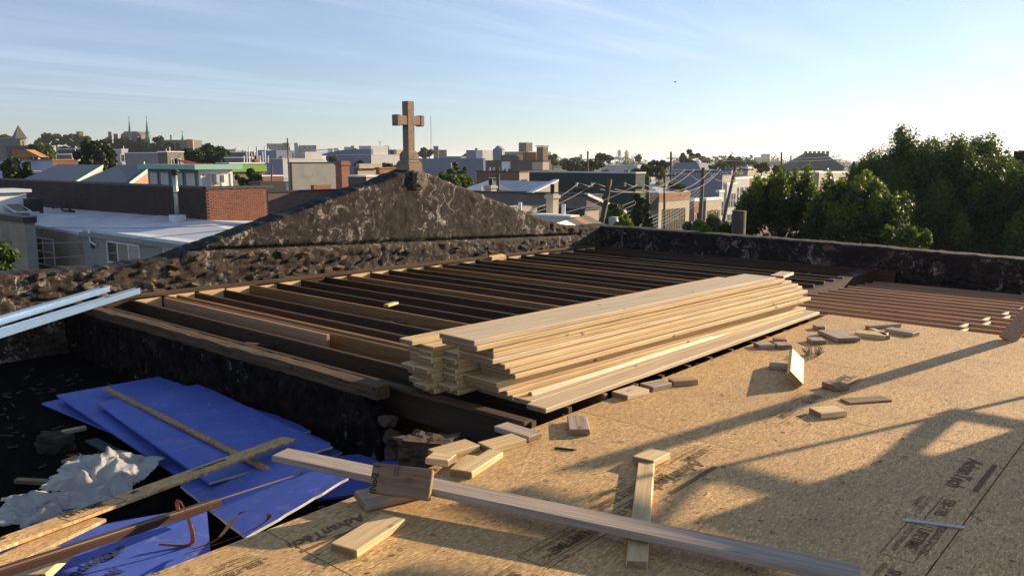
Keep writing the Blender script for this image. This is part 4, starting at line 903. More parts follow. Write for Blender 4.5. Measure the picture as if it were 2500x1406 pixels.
# ---- stucco row house with the white coated roof in front of it
def poly_house(name, label, cat, corners, zbot, wall, roof, fascia, th=.12):
    """house under a sloping roof given by its roof outline (near-left, near-right, far-right, far-left)"""
    r = empty(name, (corners[0].x, corners[0].y, zbot)); tag(r, label, cat); o = Vector((corners[0].x, corners[0].y, zbot)); pts = [p - o for p in corners]; n = len(pts)
    m = MB()
    for i in range(n): a, b = pts[i], pts[(i + 1) % n]; m.add([(a.x, a.y, 0), (b.x, b.y, 0), (b.x, b.y, b.z - th), (a.x, a.y, a.z - th)], [(0, 1, 2, 3)])
    m.build('wall', wall, r); m = MB(); m.poly([p - Vector((0, 0, th)) for p in pts], (0, 0, th)); m.build('roof', roof, r)
    return r, pts
A0 = DP(-80, 528, 36.); 
# roof plane: eave along the stucco wall, rising slightly to the brick wall
e0, e1, e2 = DP(62, 548, 38.5), DP(232, 572, 34.3), None
f0, f1 = DP(205, 557, 34.6), DP(640, 606, 25.5)
bz0 = c + Vector((-.02, 22., -1.45)); bz1 = c + Vector((-.02, -.05, -1.30)); bz2 = c + Vector((sx, -.05, -1.62))
xw = (e0.x + e1.x) / 2; xf = (f0.x + f1.x) / 2
rA, pA = poly_house('stucco_house', 'grey stucco house with a tall window and a bluish white roof', 'house', [Vector((xw, 20.95 if 0 else e1.y, e1.z)), Vector((xw, e0.y + 14, e0.z + .25)), bz0, Vector((bz1.x, e1.y, bz1.z))][::-1], GROUND, 'stucco_tan', 'roof_white', None)
rB, pB = poly_house('stucco_house', 'paler grey stucco house with a triple window and a white sunlit roof', 'house', [Vector((xf, f1.y - 4, f1.z - .15)), Vector((xf, f0.y, f0.z)), Vector((bz1.x + .0, f0.y, bz1.z + .02)), Vector((bz1.x, c.y - .04, bz1.z)), Vector((bz2.x + 3, c.y - .04, bz2.z - .1)), Vector((bz2.x + 3, f1.y - 4, bz2.z - .5))][::-1], GROUND, 'stucco_grey', 'roof_white', None)
def wall_win(root, X, pl, pr, pt, pb, mull, label=None, rail=True, pane='pane', sub=None):
    """window in a wall facing -X, given by its left/right/top/bottom in the picture"""
    a = PX(pl, pt, X); b = PX(pr, pt, X); d = PX(pl, pb, X); y0, y1 = b.y, a.y; z1 = (a.z + b.z) / 2; z0 = d.z; o = root.location; fw = .07
    f = MB(); bx_ = lambda yy0, yy1, zz0, zz1, w=.05: f.box(X - w - o.x, X - .002 - o.x, yy0 - o.y, yy1 - o.y, zz0 - o.z, zz1 - o.z)
    bx_(y0, y1, z0, z0 + fw); bx_(y0, y1, z1 - fw, z1); bx_(y0, y0 + fw, z0 + fw, z1 - fw); bx_(y1 - fw, y1, z0 + fw, z1 - fw)
    for k in range(mull): y = y0 + (y1 - y0) * (k + 1) / (mull + 1); bx_(y - .04, y + .04, z0 + fw, z1 - fw, .045)
    if rail: bx_(y0 + fw, y1 - fw, (z0 + z1) / 2 - .035, (z0 + z1) / 2 + .035, .04)
    w = f.build('window', 'frame_white', root); n = mull + 1
    for k in range(n):
        g = MB(); g.box(X - .02 - o.x, X - .004 - o.x, y0 + fw + (y1 - y0 - 2 * fw) * k / n - o.y, y0 + fw + (y1 - y0 - 2 * fw) * (k + 1) / n - o.y, z0 + fw - o.z, z1 - fw - o.z); g.build('glass_pane', (sub[k] if sub else pane), w)
wall_win(rA, xw, 80, 131, 580, 641, 1, sub=['curtain', 'pane']); wall_win(rB, xf, 262, 342, 592, 640, 2, rail=False, sub=['curtain', 'stucco_tan', 'pane']); wall_win(rB, xf, 400, 428, 604, 640, 0, rail=False, pane='curtain')
# gutters and downpipe
o = rB.location; m = MB(); m.box(xf - .16 - o.x, xf - .003 - o.x, f1.y - 4 - o.y, f0.y - o.y, f0.z - .30 - o.z, f0.z - .16 - o.z); gt = m.build('gutter', 'stucco_grey', rB); gt.rotation_euler[0] = 0
a = PX(218, 575, xf - .1) - o; b = PX(222, 590, xf - .1) - o; d = PX(232, 597, xf - .1) - o; m = MB(); m.tube([a + Vector((0, 0, .3)), a, b, d, d + Vector((.1, 0, -.05))], .05, 8); m.build('downpipe', 'white_trim', rB, True)
a = PX(224, 588, xf) - o; m = MB(); m.box(xf - .04 - o.x, xf - .003 - o.x, a.y - .25, a.y + .05, a.z - .3, a.z); m.build('vent_hole', 'black_metal', rB)
# lower brown end wall at the left with dark flashing
cc = DP(60, 548, 34); h = house('brown_stucco_house', 'brown stucco house end with black flashing along its roof', 60, 545, 34., -200, 62, 'stucco_tan', 'stucco_grey', 'roof_white', 'black_metal', cop=.25, depth=4)
# things on the white roof
def on(px, py, z): return P(px, py, z)
q = on(83, 520, -.95); R_ROOF = empty('air_unit', (q.x, q.y, q.z)); tag(R_ROOF, 'black boxed air unit standing on the white roof', 'air unit'); m = MB(); m.box(-.3, .3, -.45, .45, 0, .72); m.build('casing', 'black_metal', R_ROOF); m = MB(); m.box(-.4, .4, -.55, .55, -.12, .0); m.build('plinth', 'roof_white', R_ROOF); m = MB(); m.tube([(0, 0, .72), (0, 0, .78)], .25, 14); m.build('fan_cowl', 'slate', R_ROOF)
q = on(40, 522, -.95); o = MB(); o.poly([(-.9, -.5, 0), (.9, -.5, 0), (.9, .5, .0), (-.9, .5, 0)], (0, 0, .1)); o.poly([(-.4, -1., .1), (.4, -1., .1), (.4, 1., .5), (-.4, 1., .5)], (0, 0, .05)); o = o.build('roof_hatch', 'roof_white'); o.location = q; tag(o, 'low sloped roof hatch beside the air unit', 'hatch'); m = MB(); m.poly([(-.3, -.9, .175), (.3, -.9, .175), (.3, .9, .535), (-.3, .9, .535)], (0, 0, .012)); m.build('skylight_pane', 'pane', o)
q = on(8, 520, -.95); o = empty('roof_shed', (q.x, q.y, q.z)); tag(o, 'small white dormer with a window at the end of the white roof', 'dormer'); m = MB(); m.box(-.5, .9, -.75, 1.5, 0, 1.05); m.build('wall', 'white_trim', o); m = MB(); m.box(-.7, 1.1, -.95, 1.7, 1.05, 1.2); m.build('roof', 'roof_white', o); m = MB(); m.box(-.53, -.5, -.55, .6, .2, .95); m.build('glass_pane', 'pane', o)
q = DP(433, 528, 34.5); o = empty('chimney_pipe', (q.x, q.y, q.z)); tag(o, 'tall round metal flue with a black cap by the brick wall', 'flue'); m = MB(); m.tube([(0, 0, 0), (0, 0, 1.72)], .10, 14); m.build('pipe', 'chimney_metal', o, True); m = MB(); m.tube([(0, 0, 1.72), (0, 0, 1.95)], .13, 12); m.tube([(0, 0, 1.86), (0, 0, 1.92)], .19, 12); m.build('cap', 'black_metal', o, True); m = MB(); m.box(-.25, .25, -.25, .25, -.25, .06); m.build('flashing', 'roof_white', o); m = MB(); m.tube([(0, 0, .95), (0, 0, .99)], .112, 14); m.build('joint_ring', 'black_metal', o, True)
m = MB(); q = on(128, 517, -.95); m.tube([q + Vector(v) for v in ((0, 0, .2), (.2, -.5, .25), (.1, -1.2, .1), (.4, -1.8, .05), (.0, -2.2, .2), (.3, -1.6, .3))], .05, 8); tag(m.build('roof_hose', 'black_metal', smooth=True), 'looped black hose lying on the white roof', 'hose')

# ---- blue shed roofs and the mint trimmed penthouse
def shed(pts_px, D0, D1, label, wallmat):
    """mono-pitch monitor: near edge (left, right) at D0, far edge (left, right) at D1"""
    (nl, nr, fl_, fr_) = pts_px; a, b = DP(*nl, D0), DP(*nr, D0 - 1.5); d, e = DP(*fl_, D1), DP(*fr_, D1 - 1.5); r = empty('shed_roof', (a.x, a.y, a.z - 1.)); tag(r, label, 'roof'); o = Vector((a.x, a.y, a.z - 1.)); m = MB(); m.poly([p - o - Vector((0, 0, .16)) for p in (a, b, e, d)], (0, 0, .16)); m.build('roof', 'roof_shingle', r)
    up = (e - b).normalized(); m = MB(); sd = (b - a).normalized(); m.poly([b - o + sd * .02 - Vector((0, 0, .17)), e - o + sd * .02 - Vector((0, 0, .17)), e - o + sd * .02 + Vector((0, 0, .02)), b - o + sd * .02 + Vector((0, 0, .02))], sd * .06); m.build('fascia', 'mint_trim', r)
    m = MB(); m.add([a - o - Vector((0, 0, .17)), b - o - Vector((0, 0, .17)), e - o - Vector((0, 0, .17)), d - o - Vector((0, 0, .17)), (a - o) * Vector((1, 1, 0)) - Vector((0, 0, .5)), (b - o) * Vector((1, 1, 0)) - Vector((0, 0, .5)), (e - o) * Vector((1, 1, 0)) - Vector((0, 0, .5)), (d - o) * Vector((1, 1, 0)) - Vector((0, 0, .5))], [(0, 1, 5, 4), (1, 2, 6, 5), (2, 3, 7, 6), (3, 0, 4, 7)]); m.build('wall', wallmat, r)
shed(((48, 441), (183, 443), (143, 401), (250, 403)), 51, 57, 'blue shingled shed roof with a mint edge, farther from the penthouse', 'stucco_grey')
shed(((195, 442), (314, 446), (290, 402), (372, 403)), 45, 50, 'blue shingled shed roof with a mint edge, next to the penthouse', 'brick_orange')
h = house('penthouse', 'rooftop penthouse with covered windows and a pale mint roof edge', 484, 414, 37., 360, 567, 'teal_wall', 'white_trim', 'roof_dark', 'mint_trim', 'penthouse', zbot=DP(484, 414, 37).z - 1.6, cop=0)
m = MB(); m.box(-.35, h.sx + .35, -.35, h.sy + .3, h.H, h.H + .22); m.build('roof_edge', 'mint_trim', h.root)
L = h.sy; 
for u in (.06, .29, .56, .79): win(h, 'L', L * u, .18, L * .17, .78, frame='teal_wall', pane='shade_cream')
for u0, mt in ((.08, 'shade_cream'), (.68, 'white_trim')): win(h, 'R', h.sx * u0, .2, h.sx * .24, .85, frame='white_trim', pane=mt)
acb = boxon(h, 'window_air_conditioner', h.sx * .40, h.sx * .62, -.35, .1, -.62, -.22, 'transformer_grey'); boxon(h, 'grille', h.sx * .52, h.sx * .615, -.365, -.351, -.58, -.27, 'wall_brown'); boxon(h, 'board_infill', h.sx * .43, h.sx * .60, -.03, .0, -1.05, -.65, 'kraft')
# ================================================================== town behind
def H_(*a, **k): return house(*a, **k)
# right of the penthouse: lime cornice house
h = H_('corniced_house', 'olive house with a lime green cornice', 560, 400, 75, 528, 645, 'wall_brown', 'wall_olive', 'roof_dark', 'white_trim'); boxon(h, 'cornice', -.1, h.sx + .1, -.25, .0, -.75, -.12, 'lime_paint'); win(h, 'R', h.sx * .72, 1.5, .9, 1.5); chim(h, h.sx * .9, 1, .5, .4, 'brick_red')
h = H_('brick_annex', 'low brick annex with a white eave under the grey wall', 640, 431, 72, 632, 690, 'brick_dark', 'brick_red', 'roof_dark'); rowwin(h, 'R', 3, .8, .6, .8)
# grey blank-wall building with the red chimney
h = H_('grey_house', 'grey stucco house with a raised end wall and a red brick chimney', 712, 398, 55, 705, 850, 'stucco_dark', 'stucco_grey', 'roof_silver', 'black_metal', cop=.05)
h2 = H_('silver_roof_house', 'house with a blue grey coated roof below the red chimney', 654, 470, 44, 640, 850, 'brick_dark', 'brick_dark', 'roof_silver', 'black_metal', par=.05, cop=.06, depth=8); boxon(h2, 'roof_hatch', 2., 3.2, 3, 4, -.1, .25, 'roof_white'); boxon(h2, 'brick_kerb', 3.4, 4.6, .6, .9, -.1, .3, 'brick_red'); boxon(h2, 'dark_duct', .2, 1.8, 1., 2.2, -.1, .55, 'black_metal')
q = DP(838, 472, 50); o = empty('brick_chimney', (q.x, q.y, q.z)); tag(o, 'tall square red brick chimney beside the grey wall', 'chimney'); m = MB(); m.box(-.30, .30, -.30, .30, -1, 1.95); m.build('stack', 'brick_red', o); m = MB(); m.box(-.36, .36, -.36, .36, 1.7, 1.85); m.build('collar', 'brick_red', o)
m = MB(); q = DP(707, 470, 52); m.tube([q, q + Vector((0, 0, 3.4))], .04, 6); tag(m.build('roof_mast', 'black_metal'), 'thin dark mast standing at the grey end wall', 'mast')
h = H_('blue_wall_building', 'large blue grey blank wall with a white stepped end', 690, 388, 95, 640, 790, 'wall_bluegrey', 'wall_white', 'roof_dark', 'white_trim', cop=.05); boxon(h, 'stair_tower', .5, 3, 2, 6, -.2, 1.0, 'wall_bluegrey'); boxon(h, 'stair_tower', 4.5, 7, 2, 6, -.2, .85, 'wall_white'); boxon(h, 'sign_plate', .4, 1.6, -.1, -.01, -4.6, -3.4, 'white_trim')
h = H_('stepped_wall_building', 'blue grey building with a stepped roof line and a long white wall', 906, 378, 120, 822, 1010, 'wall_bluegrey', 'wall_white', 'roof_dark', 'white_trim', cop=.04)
m = MB(); m.poly([(0, 0, h.H), (0, 4, h.H + 1.0), (0, 4, h.H), ], (.3, 0, 0)); m.poly([(-.01, 0, h.H - .1), (-.01, 0, h.H + .8), (-.01, 6.5, h.H + .75), (-.01, 12, h.H + .15), (-.01, 17, h.H - .1)], (.4, 0, 0)); m.build('stepped_parapet', 'wall_bluegrey', h.root); boxon(h, 'corner_tower', .2, 3.4, .2, 3, -.1, 1.3, 'wall_white')
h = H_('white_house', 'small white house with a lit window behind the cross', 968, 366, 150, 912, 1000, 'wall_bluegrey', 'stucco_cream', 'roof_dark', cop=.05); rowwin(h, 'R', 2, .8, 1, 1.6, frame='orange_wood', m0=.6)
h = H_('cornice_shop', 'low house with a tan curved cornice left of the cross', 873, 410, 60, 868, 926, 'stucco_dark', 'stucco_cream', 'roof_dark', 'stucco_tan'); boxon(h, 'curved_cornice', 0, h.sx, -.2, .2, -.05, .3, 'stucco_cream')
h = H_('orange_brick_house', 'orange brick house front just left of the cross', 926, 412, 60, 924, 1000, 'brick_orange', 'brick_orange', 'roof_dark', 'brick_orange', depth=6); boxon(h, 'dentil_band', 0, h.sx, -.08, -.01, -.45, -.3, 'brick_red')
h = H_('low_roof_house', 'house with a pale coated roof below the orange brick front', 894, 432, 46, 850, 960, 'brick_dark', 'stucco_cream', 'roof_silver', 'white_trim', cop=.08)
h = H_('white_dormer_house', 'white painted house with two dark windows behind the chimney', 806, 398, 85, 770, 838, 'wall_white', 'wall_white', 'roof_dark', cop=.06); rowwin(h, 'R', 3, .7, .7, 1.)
# right of the cross
h = H_('long_blue_building', 'long blue grey building with plain walls right of the cross', 1180, 388, 105, 1020, 1184, 'wall_bluegrey', 'wall_bluegrey', 'roof_dark', 'wall_bluegrey', cop=.05); boxon(h, 'stair_box', 2, 4, 3.2, 5.0, -.2, 1.15, 'wall_bluegrey'); boxon(h, 'stair_box', 2, 4, 2.0, 3.19, -.2, 1.1, 'wall_white'); boxon(h, 'penthouse_box', 2, 4, 6, 9, -.1, .35, 'far_concrete')
h = H_('tan_house', 'plain brown house with one cream end and a tall window', 1268, 420, 58, 1164, 1292, 'wall_brown', 'stucco_cream', 'roof_dark', 'black_metal', cop=.05); win(h, 'L', h.sy * .52, .5, .7, 1.4); win(h, 'R', .35, .6, .4, .9, frame='black_metal')
h = H_('wedge_roof_house', 'low house with a silver roof and a tan sloping parapet', 1290, 476, 40, 1120, 1362, 'stucco_dark', 'stucco_cream', 'roof_silver', 'stucco_dark', par=.02, cop=.03)
m = MB(); m.poly([(h.sx * .05, -.02, h.H), (h.sx, -.02, h.H), (h.sx, -.02, h.H + .62)], (0, .25, 0)); m.build('sloping_parapet', 'stucco_cream', h.root); m = MB(); m.poly([(h.sx * .05, -.06, h.H + .005), (h.sx, -.06, h.H + .63), (h.sx, -.06, h.H + .72), (h.sx * .05, -.06, h.H + .09)], (0, .34, 0)); m.build('coping_strip', 'white_trim', h.root); m = MB(); m.add([(.1, .3, h.H - .02), (h.sx, .3, h.H + .60), (h.sx, h.sy, h.H + .60), (.1, h.sy, h.H + .1)], [(0, 1, 2, 3)]); m.build('sloping_roof', 'roof_silver', h.root); chim(h, -.2, h.sy * .48, .42, .42, 'stucco_cream'); pipe(h, .3, h.sy * .72, .35, .05)
h = H_('dark_grey_house', 'dark grey stucco house with a raking white edge', 1432, 478, 37, 1140, 1470, 'stucco_dark', 'stucco_dark', 'roof_dark', 'black_metal', cop=.05)
m = MB(); m.poly([(-.02, -.1, h.H + .0), (3.2, -.1, h.H - .95), (3.2, -.1, h.H - .82), (-.02, -.1, h.H + .12)], (0, .2, 0)); m.build('raking_trim', 'white_trim', h.root)
h = H_('white_porch_house', 'low house with a dark wall, blue white roof and white eaves', 1428, 512, 31, 1296, 1462, 'black_metal', 'stucco_cream', 'roof_dark', 'black_metal', cop=.04, depth=5); win(h, 'R', .3, .8, .4, .7, frame='stucco_cream')
h = H_('blue_roof_lean_to', 'lean-to with a blue white coated roof and vent pipes', 1392, 530, 28, 1300, 1400, 'wall_white', 'wall_white', 'roof_white', 'white_trim', par=.02, cop=.05, depth=3.); pipe(h, .4, .6, .4, .07); pipe(h, .4, 2.6, .4, .07); chim(h, .8, h.sy * .82, .32, .72, 'stucco_cream')
m = MB(); a, b = DP(1330, 556, 25.5), DP(1433, 528, 27.5); u = (b - a); 
r = empty('awning_roof', a); tag(r, 'sloping white panelled awning with a green and red end', 'awning')
for k in range(6):
    m = MB(); p0, p1 = u * (k / 6), u * ((k + .92) / 6); m.poly([p0, p1, p1 + Vector((1.1, -.1, -.42)), p0 + Vector((1.1, -.1, -.42))], (0, 0, .05)); m.build('awning_panel', ('white_trim', 'white_trim', 'white_trim', 'wall_green_dark', 'red_rail', 'stucco_dark')[k] if k != 4 else 'brick_orange', r)
h = H_('cream_cornice_house', 'narrow house top with a cream bracketed cornice behind the gable', 1262, 520, 31, 1225, 1306, 'stucco_dark', 'brick_orange', 'roof_dark', 'stucco_cream', cop=.22); boxon(h, 'bracket_row', 0, h.sx, -.12, -.01, -.3, -.02, 'stucco_cream')
# dark green long shed
h = H_('green_shed_building', 'long dark green metal clad building', 1552, 424, 62, 1288, 1575, 'wall_green_dark', 'wall_green_dark', 'roof_silver', 'roof_silver', cop=.10)
# dark brick works behind
h = H_('brick_works', 'sprawling dark brick works with a square chimney tower', 1326, 392, 190, 1184, 1345, 'brick_dark', 'brick_dark', 'roof_dark', 'slate', cop=.1); boxon(h, 'tower', .3, 2.2, .3, 2.2, -1, 3.1, 'wall_brown'); boxon(h, 'tower_cap', .1, 2.4, .1, 2.4, 3.2, 3.4, 'slate'); boxon(h, 'annex', -.2, 3, 8, 13, -.2, 1.3, 'brick_dark'); boxon(h, 'annex', 1, 4, 3, 7, 0, 1.9, 'brick_red'); boxon(h, 'cream_block', -.4, 2, -.2, 3, -2.2, -.4, 'stucco_cream'); boxon(h, 'white_block', -.5, 2, 10, 12.5, -2.0, -.3, 'white_trim')
h = H_('tank_tower_building', 'far tan factory with a rooftop tank house', 1290, 372, 330, 1205, 1345, 'stucco_tan', 'brick_orange', 'roof_dark', 'stucco_cream', cop=.3); boxon(h, 'tank_house', 1, 5, 2, 6, -.3, 3.9, 'wall_brown'); rowwin(h, 'R', 4, 1., 1.5, 2.5)
h = H_('gable_front_house', 'small pale blue gable fronted house by the brick works', 1226, 366, 230, 1203, 1232, 'wall_bluegrey', 'wall_white', 'slate', cop=0); m = MB(); m.poly([(0, 0, h.H), (0, h.sy, h.H), (0, h.sy / 2, h.H + 1.2)], (h.sx, 0, 0)); m.build('gable_roof', 'wall_bluegrey', h.root)
h = H_('white_terrace', 'long white two storey terrace with dark windows beyond the green shed', 1556, 404, 170, 1467, 1600, 'wall_white', 'wall_white', 'roof_dark', cop=.08); rowwin(h, 'L', 4, 1.4, 1.3, 2., frame='wall_white')
h = H_('dormer_terrace', 'pale terrace with sloped dormers and satellite dishes', 1786, 416, 135, 1640, 1795, 'wall_bluegrey', 'wall_white', 'slate', cop=.05); m = MB(); m.poly([(0, h.sy * .5, h.H), (0, h.sy, h.H), (0, h.sy * .95, h.H + 1.2), (0, h.sy * .55, h.H + 1.2)], (3, 0, 0)); m.build('dormer_front', 'wall_bluegrey', h.root); rowwin(h, 'L', 4, .5, 1.1, 1.2, frame='white_trim')
# corner house with tall slot windows
h = H_('corner_house', 'cream corner house with tall narrow windows and a hipped silver roof', 1609, 481, 72, 1470, 1684, 'stucco_grey', 'stucco_cream', 'roof_silver', 'brick_orange', par=-.05, cop=.32)
m = MB(); pk = Vector((h.sx * .45, h.sy * .55, h.H + 1.6)); e_ = h.H + .33; m.add([(-.05, -.05, e_), (h.sx, -.05, e_), (h.sx, h.sy, e_), (-.05, h.sy, e_), pk], [(0, 1, 4), (1, 2, 4), (2, 3, 4), (3, 0, 4)]); m.build('hipped_roof', 'roof_silver', h.root)
for i in range(9): win(h, 'R', .7 + i * (h.sx - 1.8) / 8.6, 1.15, .55, 1.9, frame='stucco_cream', fw=.03)
win(h, 'L', 1.0, 1.2, 3.2, 2.6, frame='wall_white', pane='wall_bluegrey')
boxon(h, 'brick_band', -.02, h.sx + .02, -.03, -.0, -.45, .0, 'brick_orange'); m = MB(); m.box(-.03, 0, 0, h.sy, h.H - 1.2, h.H); m.build('dark_band', 'wall_brown', h.root)
m = MB(); pv = [(-1.5, .2, h.H - 3.1)]; 
# street of row houses running away behind it
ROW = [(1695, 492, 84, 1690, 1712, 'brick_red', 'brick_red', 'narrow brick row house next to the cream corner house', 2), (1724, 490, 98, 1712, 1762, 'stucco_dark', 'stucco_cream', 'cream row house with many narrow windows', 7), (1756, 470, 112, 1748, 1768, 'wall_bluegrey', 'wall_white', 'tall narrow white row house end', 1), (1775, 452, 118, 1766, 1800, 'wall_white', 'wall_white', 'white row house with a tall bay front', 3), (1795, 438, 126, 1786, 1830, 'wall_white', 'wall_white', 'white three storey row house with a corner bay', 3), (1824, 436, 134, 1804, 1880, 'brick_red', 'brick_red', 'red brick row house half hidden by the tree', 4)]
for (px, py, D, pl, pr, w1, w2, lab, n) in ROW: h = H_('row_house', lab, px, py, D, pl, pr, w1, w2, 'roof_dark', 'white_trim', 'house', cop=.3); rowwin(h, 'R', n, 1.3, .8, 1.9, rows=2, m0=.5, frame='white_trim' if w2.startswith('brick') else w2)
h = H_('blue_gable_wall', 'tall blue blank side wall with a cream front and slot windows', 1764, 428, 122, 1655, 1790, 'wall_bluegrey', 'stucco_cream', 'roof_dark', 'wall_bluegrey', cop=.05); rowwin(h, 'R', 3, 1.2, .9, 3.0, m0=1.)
h = H_('cream_block', 'cream block with a white roof edge behind the near tree', 1826, 412, 165, 1818, 1905, 'wall_bluegrey', 'stucco_cream', 'roof_dark', cop=.3)
h = H_('tan_terrace', 'tan terrace under the many chimneyed roof', 2000, 424, 150, 1930, 2075, 'stucco_tan', 'stucco_cream', 'roof_dark', cop=.3); rowwin(h, 'R', 6, 1.4, .8, 1.6, frame='stucco_cream')
# mansard with a row of chimneys
c_ = DP(1992, 412, 210); r = empty('mansard_building', (c_.x, c_.y, c_.z)); tag(r, 'big slate roofed building with a row of tall chimneys', 'building'); v = RGT.copy(); f_ = Vector((FWD.x, FWD.y, 0)).normalized()
def w3(a, b, z): return v * a + f_ * b + Vector((0, 0, z))
m = MB(); m.add([w3(-5.2, 0, -8), w3(7.2, 0, -8), w3(7.2, 12, -8), w3(-5.2, 12, -8), w3(-5.2, 0, .2), w3(7.2, 0, .2), w3(7.2, 12, .2), w3(-5.2, 12, .2)], [(0, 1, 5, 4), (1, 2, 6, 5), (2, 3, 7, 6), (3, 0, 4, 7)]); m.build('wall', 'wall_brown', r)
m = MB(); m.add([w3(-5.6, -.4, .2), w3(7.6, -.4, .2), w3(7.6, 12.4, .2), w3(-5.6, 12.4, .2), w3(-.6, 4.5, 4.0), w3(3.6, 4.5, 4.0), w3(3.6, 7.5, 4.0), w3(-.6, 7.5, 4.0)], [(0, 1, 5, 4), (1, 2, 6, 5), (2, 3, 7, 6), (3, 0, 4, 7), (4, 5, 6, 7)]); rf = m.build('roof', 'slate', r)
for k in range(6): m = MB(); a_ = -1.2 + k * 1.15; m.poly([w3(a_ - .3, 4.3, 2.2), w3(a_ + .3, 4.3, 2.2), w3(a_ + .3, 5., 2.2), w3(a_ - .3, 5., 2.2)], (0, 0, 2.3)); m.build('chimney', 'stucco_tan', r)
# left, beyond the sheds
h = H_('lavender_house', 'long house with a lavender wall and flat roof clutter', 128, 392, 80, -60, 190, 'wall_lavender', 'brick_red', 'roof_dark', 'orange_wood', cop=.12)
for k in range(3): pipe(h, 1, 4 + k * 4, .9, .08, 'black_metal')
h = H_('low_brick_house', 'low brick house with a white roof edge by the round tree', 130, 424, 60, 60, 165, 'brick_red', 'brick_red', 'roof_white', 'white_trim', cop=.15)
q = DP(62, 384, 82); o = empty('stair_wedge', q); tag(o, 'orange plywood stair enclosure with a sloping side', 'stair enclosure'); m = MB(); m.poly([w3(-1.3, 0, 0), w3(1.6, 0, 0), w3(.1, 0, .75), w3(-1.3, 0, .75)], f_ * 1.5); m.build('side_panel', 'orange_wood', o)
h = H_('brick_mill', 'dark brick mill block below the castle like building', 74, 356, 170, 14, 84, 'brick_dark', 'brick_red', 'roof_dark', 'brick_red', cop=.1)
h = H_('castle_house', 'tan stone house with a pointed slate turret', 48, 336, 330, -60, 62, 'slate', 'tan_stone_far', 'slate', 'tan_stone_far', cop=.3); rowwin(h, 'R', 3, 1.5, .8, 1.8, rows=2, m0=.5); m = MB(); m.add([(-2, -1, h.H - .5), (2.5, -1, h.H - .5), (2.5, 3.5, h.H - .5), (-2, 3.5, h.H - .5), (.2, 1.2, h.H + 5)], [(0, 1, 4), (1, 2, 4), (2, 3, 4), (3, 0, 4)]); m.build('turret_roof', 'slate', h.root)
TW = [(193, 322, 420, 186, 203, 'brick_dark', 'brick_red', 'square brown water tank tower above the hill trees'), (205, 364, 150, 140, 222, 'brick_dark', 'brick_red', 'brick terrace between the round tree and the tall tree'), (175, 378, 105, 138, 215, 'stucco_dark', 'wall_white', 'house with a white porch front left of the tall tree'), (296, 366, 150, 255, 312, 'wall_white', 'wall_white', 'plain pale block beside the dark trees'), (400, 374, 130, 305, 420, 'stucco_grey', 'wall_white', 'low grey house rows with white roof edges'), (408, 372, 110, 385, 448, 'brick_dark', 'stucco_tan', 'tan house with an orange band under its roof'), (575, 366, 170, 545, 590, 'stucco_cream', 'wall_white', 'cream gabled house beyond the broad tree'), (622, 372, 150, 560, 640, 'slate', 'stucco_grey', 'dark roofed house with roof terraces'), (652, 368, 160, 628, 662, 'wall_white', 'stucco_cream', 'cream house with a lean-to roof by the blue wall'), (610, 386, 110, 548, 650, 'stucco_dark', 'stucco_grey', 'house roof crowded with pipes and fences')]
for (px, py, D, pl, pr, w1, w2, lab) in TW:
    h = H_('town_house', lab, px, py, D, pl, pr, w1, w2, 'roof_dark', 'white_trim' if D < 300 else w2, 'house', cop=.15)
    if D < 300: rowwin(h, 'R', 2, .9, .9, 1.2, m0=.5); pipe(h, .8, .8, .7)
# roof terrace clutter: pipes and rails
for k in range(10):
    q = DP(596 + k * 6.5, 398, 92); m = MB(); m.tube([q, q + Vector((0, 0, .8 + .5 * (k % 3)))], .06 + .03 * (k % 2), 6); tag(m.build('roof_post', ('white_trim', 'transformer_grey')[k % 2]), 'short post among the pipes of the cluttered roof', 'post', 'posts on the cluttered roof')
for k in range(3):
    a, b = DP(432 + k * 12, 391 + k * 1.5, 70), DP(500 + k * 8, 401, 66); m = MB(); m.tube([a, a.lerp(b, .5) + Vector((0, 0, -.12)), b], .07, 6); tag(m.build('red_pole', 'red_rail', smooth=True), 'long orange red pole lying on the roof behind the penthouse', 'pole', 'orange red poles on the roof')
# far church with twin spires
def spire(root, a, z0, hh, w, mat='copper_green'):
    m = MB(); n = 8
    def ring(r, z): return [w3(a + r * math.cos(k * 2 * math.pi / n), r * math.sin(k * 2 * math.pi / n), z) for k in range(n)]
    R0 = [ring(w, z0), ring(w, z0 + hh * .22), ring(w * 1.2, z0 + hh * .26), ring(w * .8, z0 + hh * .34), ring(w * .55, z0 + hh * .55), ring(w * .12, z0 + hh * .92), ring(.05, z0 + hh * 1.08)]; V = sum(R0, []); F = [(i * n + k, i * n + (k + 1) % n, (i + 1) * n + (k + 1) % n, (i + 1) * n + k) for i in range(len(R0) - 1) for k in range(n)]; m.add(V, F); o = m.build('spire', mat, root); m = MB(); m.bar(w3(a - .9, 0, z0 + hh * 1.02), w3(a + .9, 0, z0 + hh * 1.02), .2, .2); m.bar(w3(a, 0, z0 + hh * .95), w3(a, 0, z0 + hh * 1.12), .2, .2, (1, 0, 0)); m.build('finial_cross', mat, o)
c_ = DP(330, 330, 560); r = empty('twin_spire_church', c_); tag(r, 'distant church with twin green copper spires rising above dark trees', 'church'); m = MB(); m.poly([w3(-10, 0, -12), w3(4, 0, -12), w3(4, 0, 0), w3(1, 0, 2.4), w3(-7, 0, 2.4), w3(-10, 0, 0)], f_ * 16); m.build('nave', 'slate', r); spire(r, -3.4, -2, 13.4, 1.4); spire(r, 8.6, -2, 13.4, 1.5); m = MB(); m.poly([w3(7, -1, -20), w3(10.2, -1, -20), w3(10.2, -1, -1.5), w3(7, -1, -1.5)], f_ * 3); m.poly([w3(-5, -1, -20), w3(-1.8, -1, -20), w3(-1.8, -1, -1.5), w3(-5, -1, -1.5)], f_ * 3); m.build('towers', 'copper_green', r)
